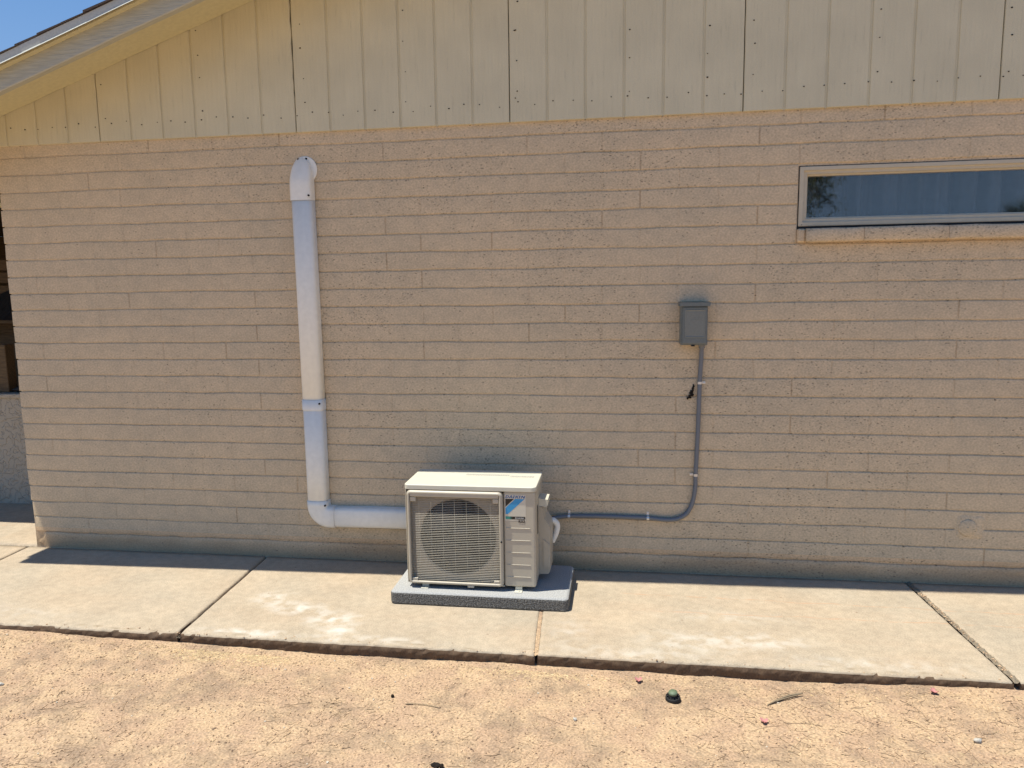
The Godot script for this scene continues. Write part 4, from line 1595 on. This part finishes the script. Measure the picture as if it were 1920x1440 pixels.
func build_patio() -> void:
	var w := thing("low_wall", "low pale stucco wall behind the house corner at the far left", "wall", Vector3(-4.0, 0, -0.95))
	var st := begin(true)
	var rows := []
	for j in 12:
		var row := PackedVector3Array()
		for i in 40:
			var x := lerpf(-6.5, CORNER - 0.005, i / 39.0)
			var y := lerpf(-0.1, 0.835, j / 11.0)
			row.append(Vector3(x, y, -0.868 + wob.get_noise_2d(x * 20.0, y * 20.0) * 0.006))
		rows.append(row)
	sheet(st, rows)
	box(st, Vector3(-6.5, -0.1, -1.05), Vector3(CORNER - 0.005, 0.834, -0.876), 0.0)
	obj("stucco_face", st, M.stucco, w)
	st = begin()
	loft(st, 3.66, 0.21, 0.01, [Vector2(0.004, 0.836), Vector2(0, 0.842), Vector2(0, 0.862), Vector2(0.006, 0.868)], Transform3D(Basis(Vector3(1, 0, 0), Vector3(0, 0, -1), Vector3(0, 1, 0)), Vector3(-4.68, 0, -0.955)), true, true, plain_uv, 2)
	obj("cap", st, M.stucco, w)
	var r := thing("patio_roof", "low patio roof with tan edge beam at the far left behind the house corner", "roof", Vector3(-5, 0, -2))
	st = begin(true)
	box(st, Vector3(-9.0, 2.43, -5.4), Vector3(-3.50, 2.50, -0.22), 0.004)
	box(st, Vector3(-3.4999, 2.26, -5.4), Vector3(CORNER - 0.004, 2.30, -0.60), 0.004)
	obj("deck", st, M.brown, r)
	st = begin(true)
	box(st, Vector3(-9.0, 2.25, -0.28), Vector3(-3.5, 2.428, -0.22), 0.004)
	box(st, Vector3(-3.4995, 2.235, -0.68), Vector3(CORNER - 0.004, 2.2595, -0.60), 0.002)
	obj("beam", st, M.trim, r)
	st = begin(true)
	box(st, Vector3(-9.0, 0.0, -5.5), Vector3(CORNER - 0.004, 2.43, -5.4), 0.0)
	box(st, Vector3(-9.1, 0.0, -5.4), Vector3(-9.0, 2.43, -0.9), 0.0)
	obj("back_wall", st, M.brown, r)
	# dim shelving with boards, tarpaulin and odds and ends behind the low wall
	var s := thing("wooden_shelf", "dim brown wooden shelving inside the patio behind the low wall", "shelf", Vector3(-4.5, 0, -2.0))
	for y: float in [0.95, 1.30, 1.655, 1.78, 1.90]:
		st = begin(true)
		box(st, Vector3(-6.4, y - 0.05, -2.30), Vector3(CORNER - 0.06, y + 0.05, -2.26), 0.004)
		obj("board", st, M.brown, s)
	st = begin(true)
	box(st, Vector3(-6.4, 1.36, -2.4), Vector3(CORNER - 0.06, 1.39, -1.85), 0.004)
	obj("shelf_top", st, M.brown, s)
	st = begin(true)
	box(st, Vector3(-6.4, 0.0, -2.36), Vector3(CORNER - 0.06, 1.36, -2.31), 0.004)
	obj("back_panel", st, M.brown, s)
	st = begin()
	var tr := []
	for j in 9:
		var v := j / 8.0
		var row := PackedVector3Array()
		for i in 13:
			var u := i / 12.0
			row.append(Vector3(lerpf(-5.4, -3.0, u) , 1.392 + v * (0.06 + 0.36 * sin(u * PI * 0.9)), -1.88 - 0.35 * v + wob.get_noise_2d(u * 60.0, v * 50.0) * 0.05))
		tr.append(row)
	sheet(st, tr)
	tag(obj("tarpaulin", st, M.tarp), "dark folded tarpaulin heaped on the shelf behind the low wall", "tarpaulin")
	st = begin(true)
	box(st, Vector3(-3.87, 0.869, -1.02), Vector3(-3.775, 1.24, -0.93), 0.004)
	tag(obj("post", st, M.brown), "short brown wooden post standing on the low wall at the picture's left edge", "post")
	st = begin()
	stone_shape(st, Vector3(-3.63, 0.955, -0.95), Vector3(0.05, 0.035, 0.04), 8.0)
	stone_shape(st, Vector3(-3.66, 0.890, -0.95), Vector3(0.10, 0.024, 0.05), 9.0)
	stone_shape(st, Vector3(-3.60, 0.922, -0.95), Vector3(0.05, 0.025, 0.04), 10.0)
	tag(obj("shoe", st, M.black), "black object like a shoe on top of the low stucco wall", "shoe")

# ------------------------------------------------------------------ seen in the window glass

func build_reflected() -> void:
	var c := thing("curtain", "pale blue curtain hanging in folds behind the long window", "curtain", Vector3(2.45, 1.85, -0.15))
	var st := begin()
	var rows := []
	for j in 2:
		var row := PackedVector3Array()
		for i in 161:
			var x := lerpf(1.75, 3.15, i / 160.0)
			row.append(Vector3(x, 1.80 + j * 0.55, -0.150 + 0.040 * sin(x * 38.0 + 1.8 * sin(x * 9.0)) + 0.014 * sin(x * 97.0)))
		rows.append(row)
	sheet(st, rows)
	obj("fabric", st, M.curtain, c)
	var tree := thing("mesquite_tree", "feathery green tree across the yard, seen mirrored in the window", "tree", Vector3(3.5, 0, 12.4))
	st = begin()
	tube(st, smooth_path([Vector3(3.5, -0.1, 12.4), Vector3(3.45, 1.2, 12.4), Vector3(3.6, 2.6, 12.3), Vector3(3.7, 4.2, 12.2)], 5), [0.16, 0.15, 0.14, 0.13, 0.12, 0.11, 0.1, 0.09, 0.08, 0.07, 0.06, 0.05, 0.04, 0.03, 0.02], 9)
	obj("trunk", st, M.bark, tree)
	rng.seed = 808
	var leaves := begin(true)
	for b in 34:
		var a := rng.randf() * TAU
		var out := rng.randf_range(0.9, 1.75)
		var start := Vector3(3.55, rng.randf_range(2.2, 3.6), 12.3)
		var tip := start + Vector3(cos(a) * out, rng.randf_range(0.1, 1.6), sin(a) * out)
		if b < 9:
			start = Vector3(3.7, 3.9, 12.25)
			tip = Vector3(rng.randf_range(4.5, 5.3), rng.randf_range(3.1, 3.95), rng.randf_range(11.8, 12.3))
		st = begin()
		var path := smooth_path([start, start.lerp(tip, 0.5) + Vector3(0, 0.25, 0), tip], 5)
		tube(st, path, [0.045, 0.04, 0.035, 0.03, 0.025, 0.022, 0.018, 0.014, 0.011, 0.008, 0.006], 5)
		obj("limb", st, M.bark, tree)
		for k in 260:
			var f := rng.randf_range(0.35, 1.0)
			var p := path[int(f * (path.size() - 1))] + Vector3(rng.randfn(0, 0.16), rng.randfn(-0.05, 0.15), rng.randfn(0, 0.16))
			var d := Vector3(rng.randfn(), rng.randfn() - 0.5, rng.randfn()).normalized()
			var s := d.cross(Vector3(rng.randfn(), rng.randfn(), rng.randfn())).normalized()
			var l := rng.randf_range(0.06, 0.12)
			tri(leaves, p - s * 0.016, p + s * 0.016, p + d * l)
	obj("crown", leaves, M.leaf, tree)
	var palm := thing("palm_tree", "short fan palm across the yard, seen mirrored at the window's right end", "palm tree", Vector3(10.8, 0, 15.2))
	st = begin()
	tube(st, PackedVector3Array([Vector3(10.8, -0.1, 15.2), Vector3(10.8, 1.2, 15.2), Vector3(10.8, 2.5, 15.2)]), [0.24, 0.2, 0.17], 10)
	obj("trunk", st, M.bark, palm)
	for k in 22:
		var a := k * 2.399
		var e := 0.1 + 1.25 * fposmod(k * 0.618, 1.0)
		var dir := Vector3(cos(a) * cos(e), sin(e), sin(a) * cos(e))
		var base := Vector3(10.8, 2.55, 15.2)
		var hubp := base + dir * 0.6
		var sidev := dir.cross(Vector3.UP).normalized()
		var upv := sidev.cross(dir)
		st = begin(true)
		tube(st, PackedVector3Array([base, hubp]), [0.015, 0.01], 5)
		for b in 17:
			var q := (b / 16.0 - 0.5) * 2.6
			var d := (dir * cos(q) + sidev * sin(q)).normalized()
			var tipp := hubp + d * 0.75 - Vector3(0, 0.12, 0) * absf(q)
			var s := d.cross(upv).normalized() * 0.02
			tri(st, hubp, hubp.lerp(tipp, 0.5) - s, tipp)
			tri(st, hubp, tipp, hubp.lerp(tipp, 0.5) + s)
		obj("frond", st, M.palm, palm)

# ------------------------------------------------------------------ scene

func _ready() -> void:
	var cam := Camera3D.new()
	cam.name = "camera"
	cam.transform = Transform3D(Basis.from_euler(Vector3(-0.131612, 0.147055, -0.014660)), Vector3(0.91690, 1.62966, 4.12553))
	cam.fov = 54.868
	cam.near = 0.05
	cam.far = 1500.0
	add_child(cam)
	cam.current = true
	var env := Environment.new()
	env.background_mode = Environment.BG_SKY
	var sky := Sky.new()
	var sm := ProceduralSkyMaterial.new()
	sm.sky_top_color = lin(0.030, 0.160, 0.45)
	sm.sky_horizon_color = lin(0.36, 0.52, 0.72)
	sm.sky_curve = 0.2
	sm.ground_bottom_color = lin(0.3, 0.22, 0.15)
	sm.ground_horizon_color = lin(0.34, 0.40, 0.5)
	sm.sun_angle_max = 4.0
	sky.sky_material = sm
	env.sky = sky
	env.ambient_light_source = Environment.AMBIENT_SOURCE_SKY
	env.tonemap_mode = Environment.TONE_MAPPER_LINEAR
	env.tonemap_exposure = 1.28
	env.sdfgi_enabled = true
	env.ssao_enabled = true
	env.ssil_enabled = true
	var we := WorldEnvironment.new()
	we.environment = env
	add_child(we)
	var sun := DirectionalLight3D.new()
	sun.name = "sun"
	sun.basis = Basis.looking_at(Vector3(0.29, -1.0, -0.095).normalized(), Vector3.BACK)
	sun.light_energy = 1.6
	sun.light_color = Color(1.0, 0.98, 0.93)
	sun.light_angular_distance = 0.5
	sun.shadow_enabled = true
	add_child(sun)

	wob.noise_type = FastNoiseLite.TYPE_SIMPLEX_SMOOTH
	wob.frequency = 0.25
	wob.seed = 11
	wob.fractal_octaves = 3
	make_materials()
	build_ground()
	build_sidewalk()
	build_house(cam)
	build_patio()
	build_pad()
	build_unit()
	build_duct()
	build_electrics()
	build_small_things()
	build_litter()
	build_reflected()
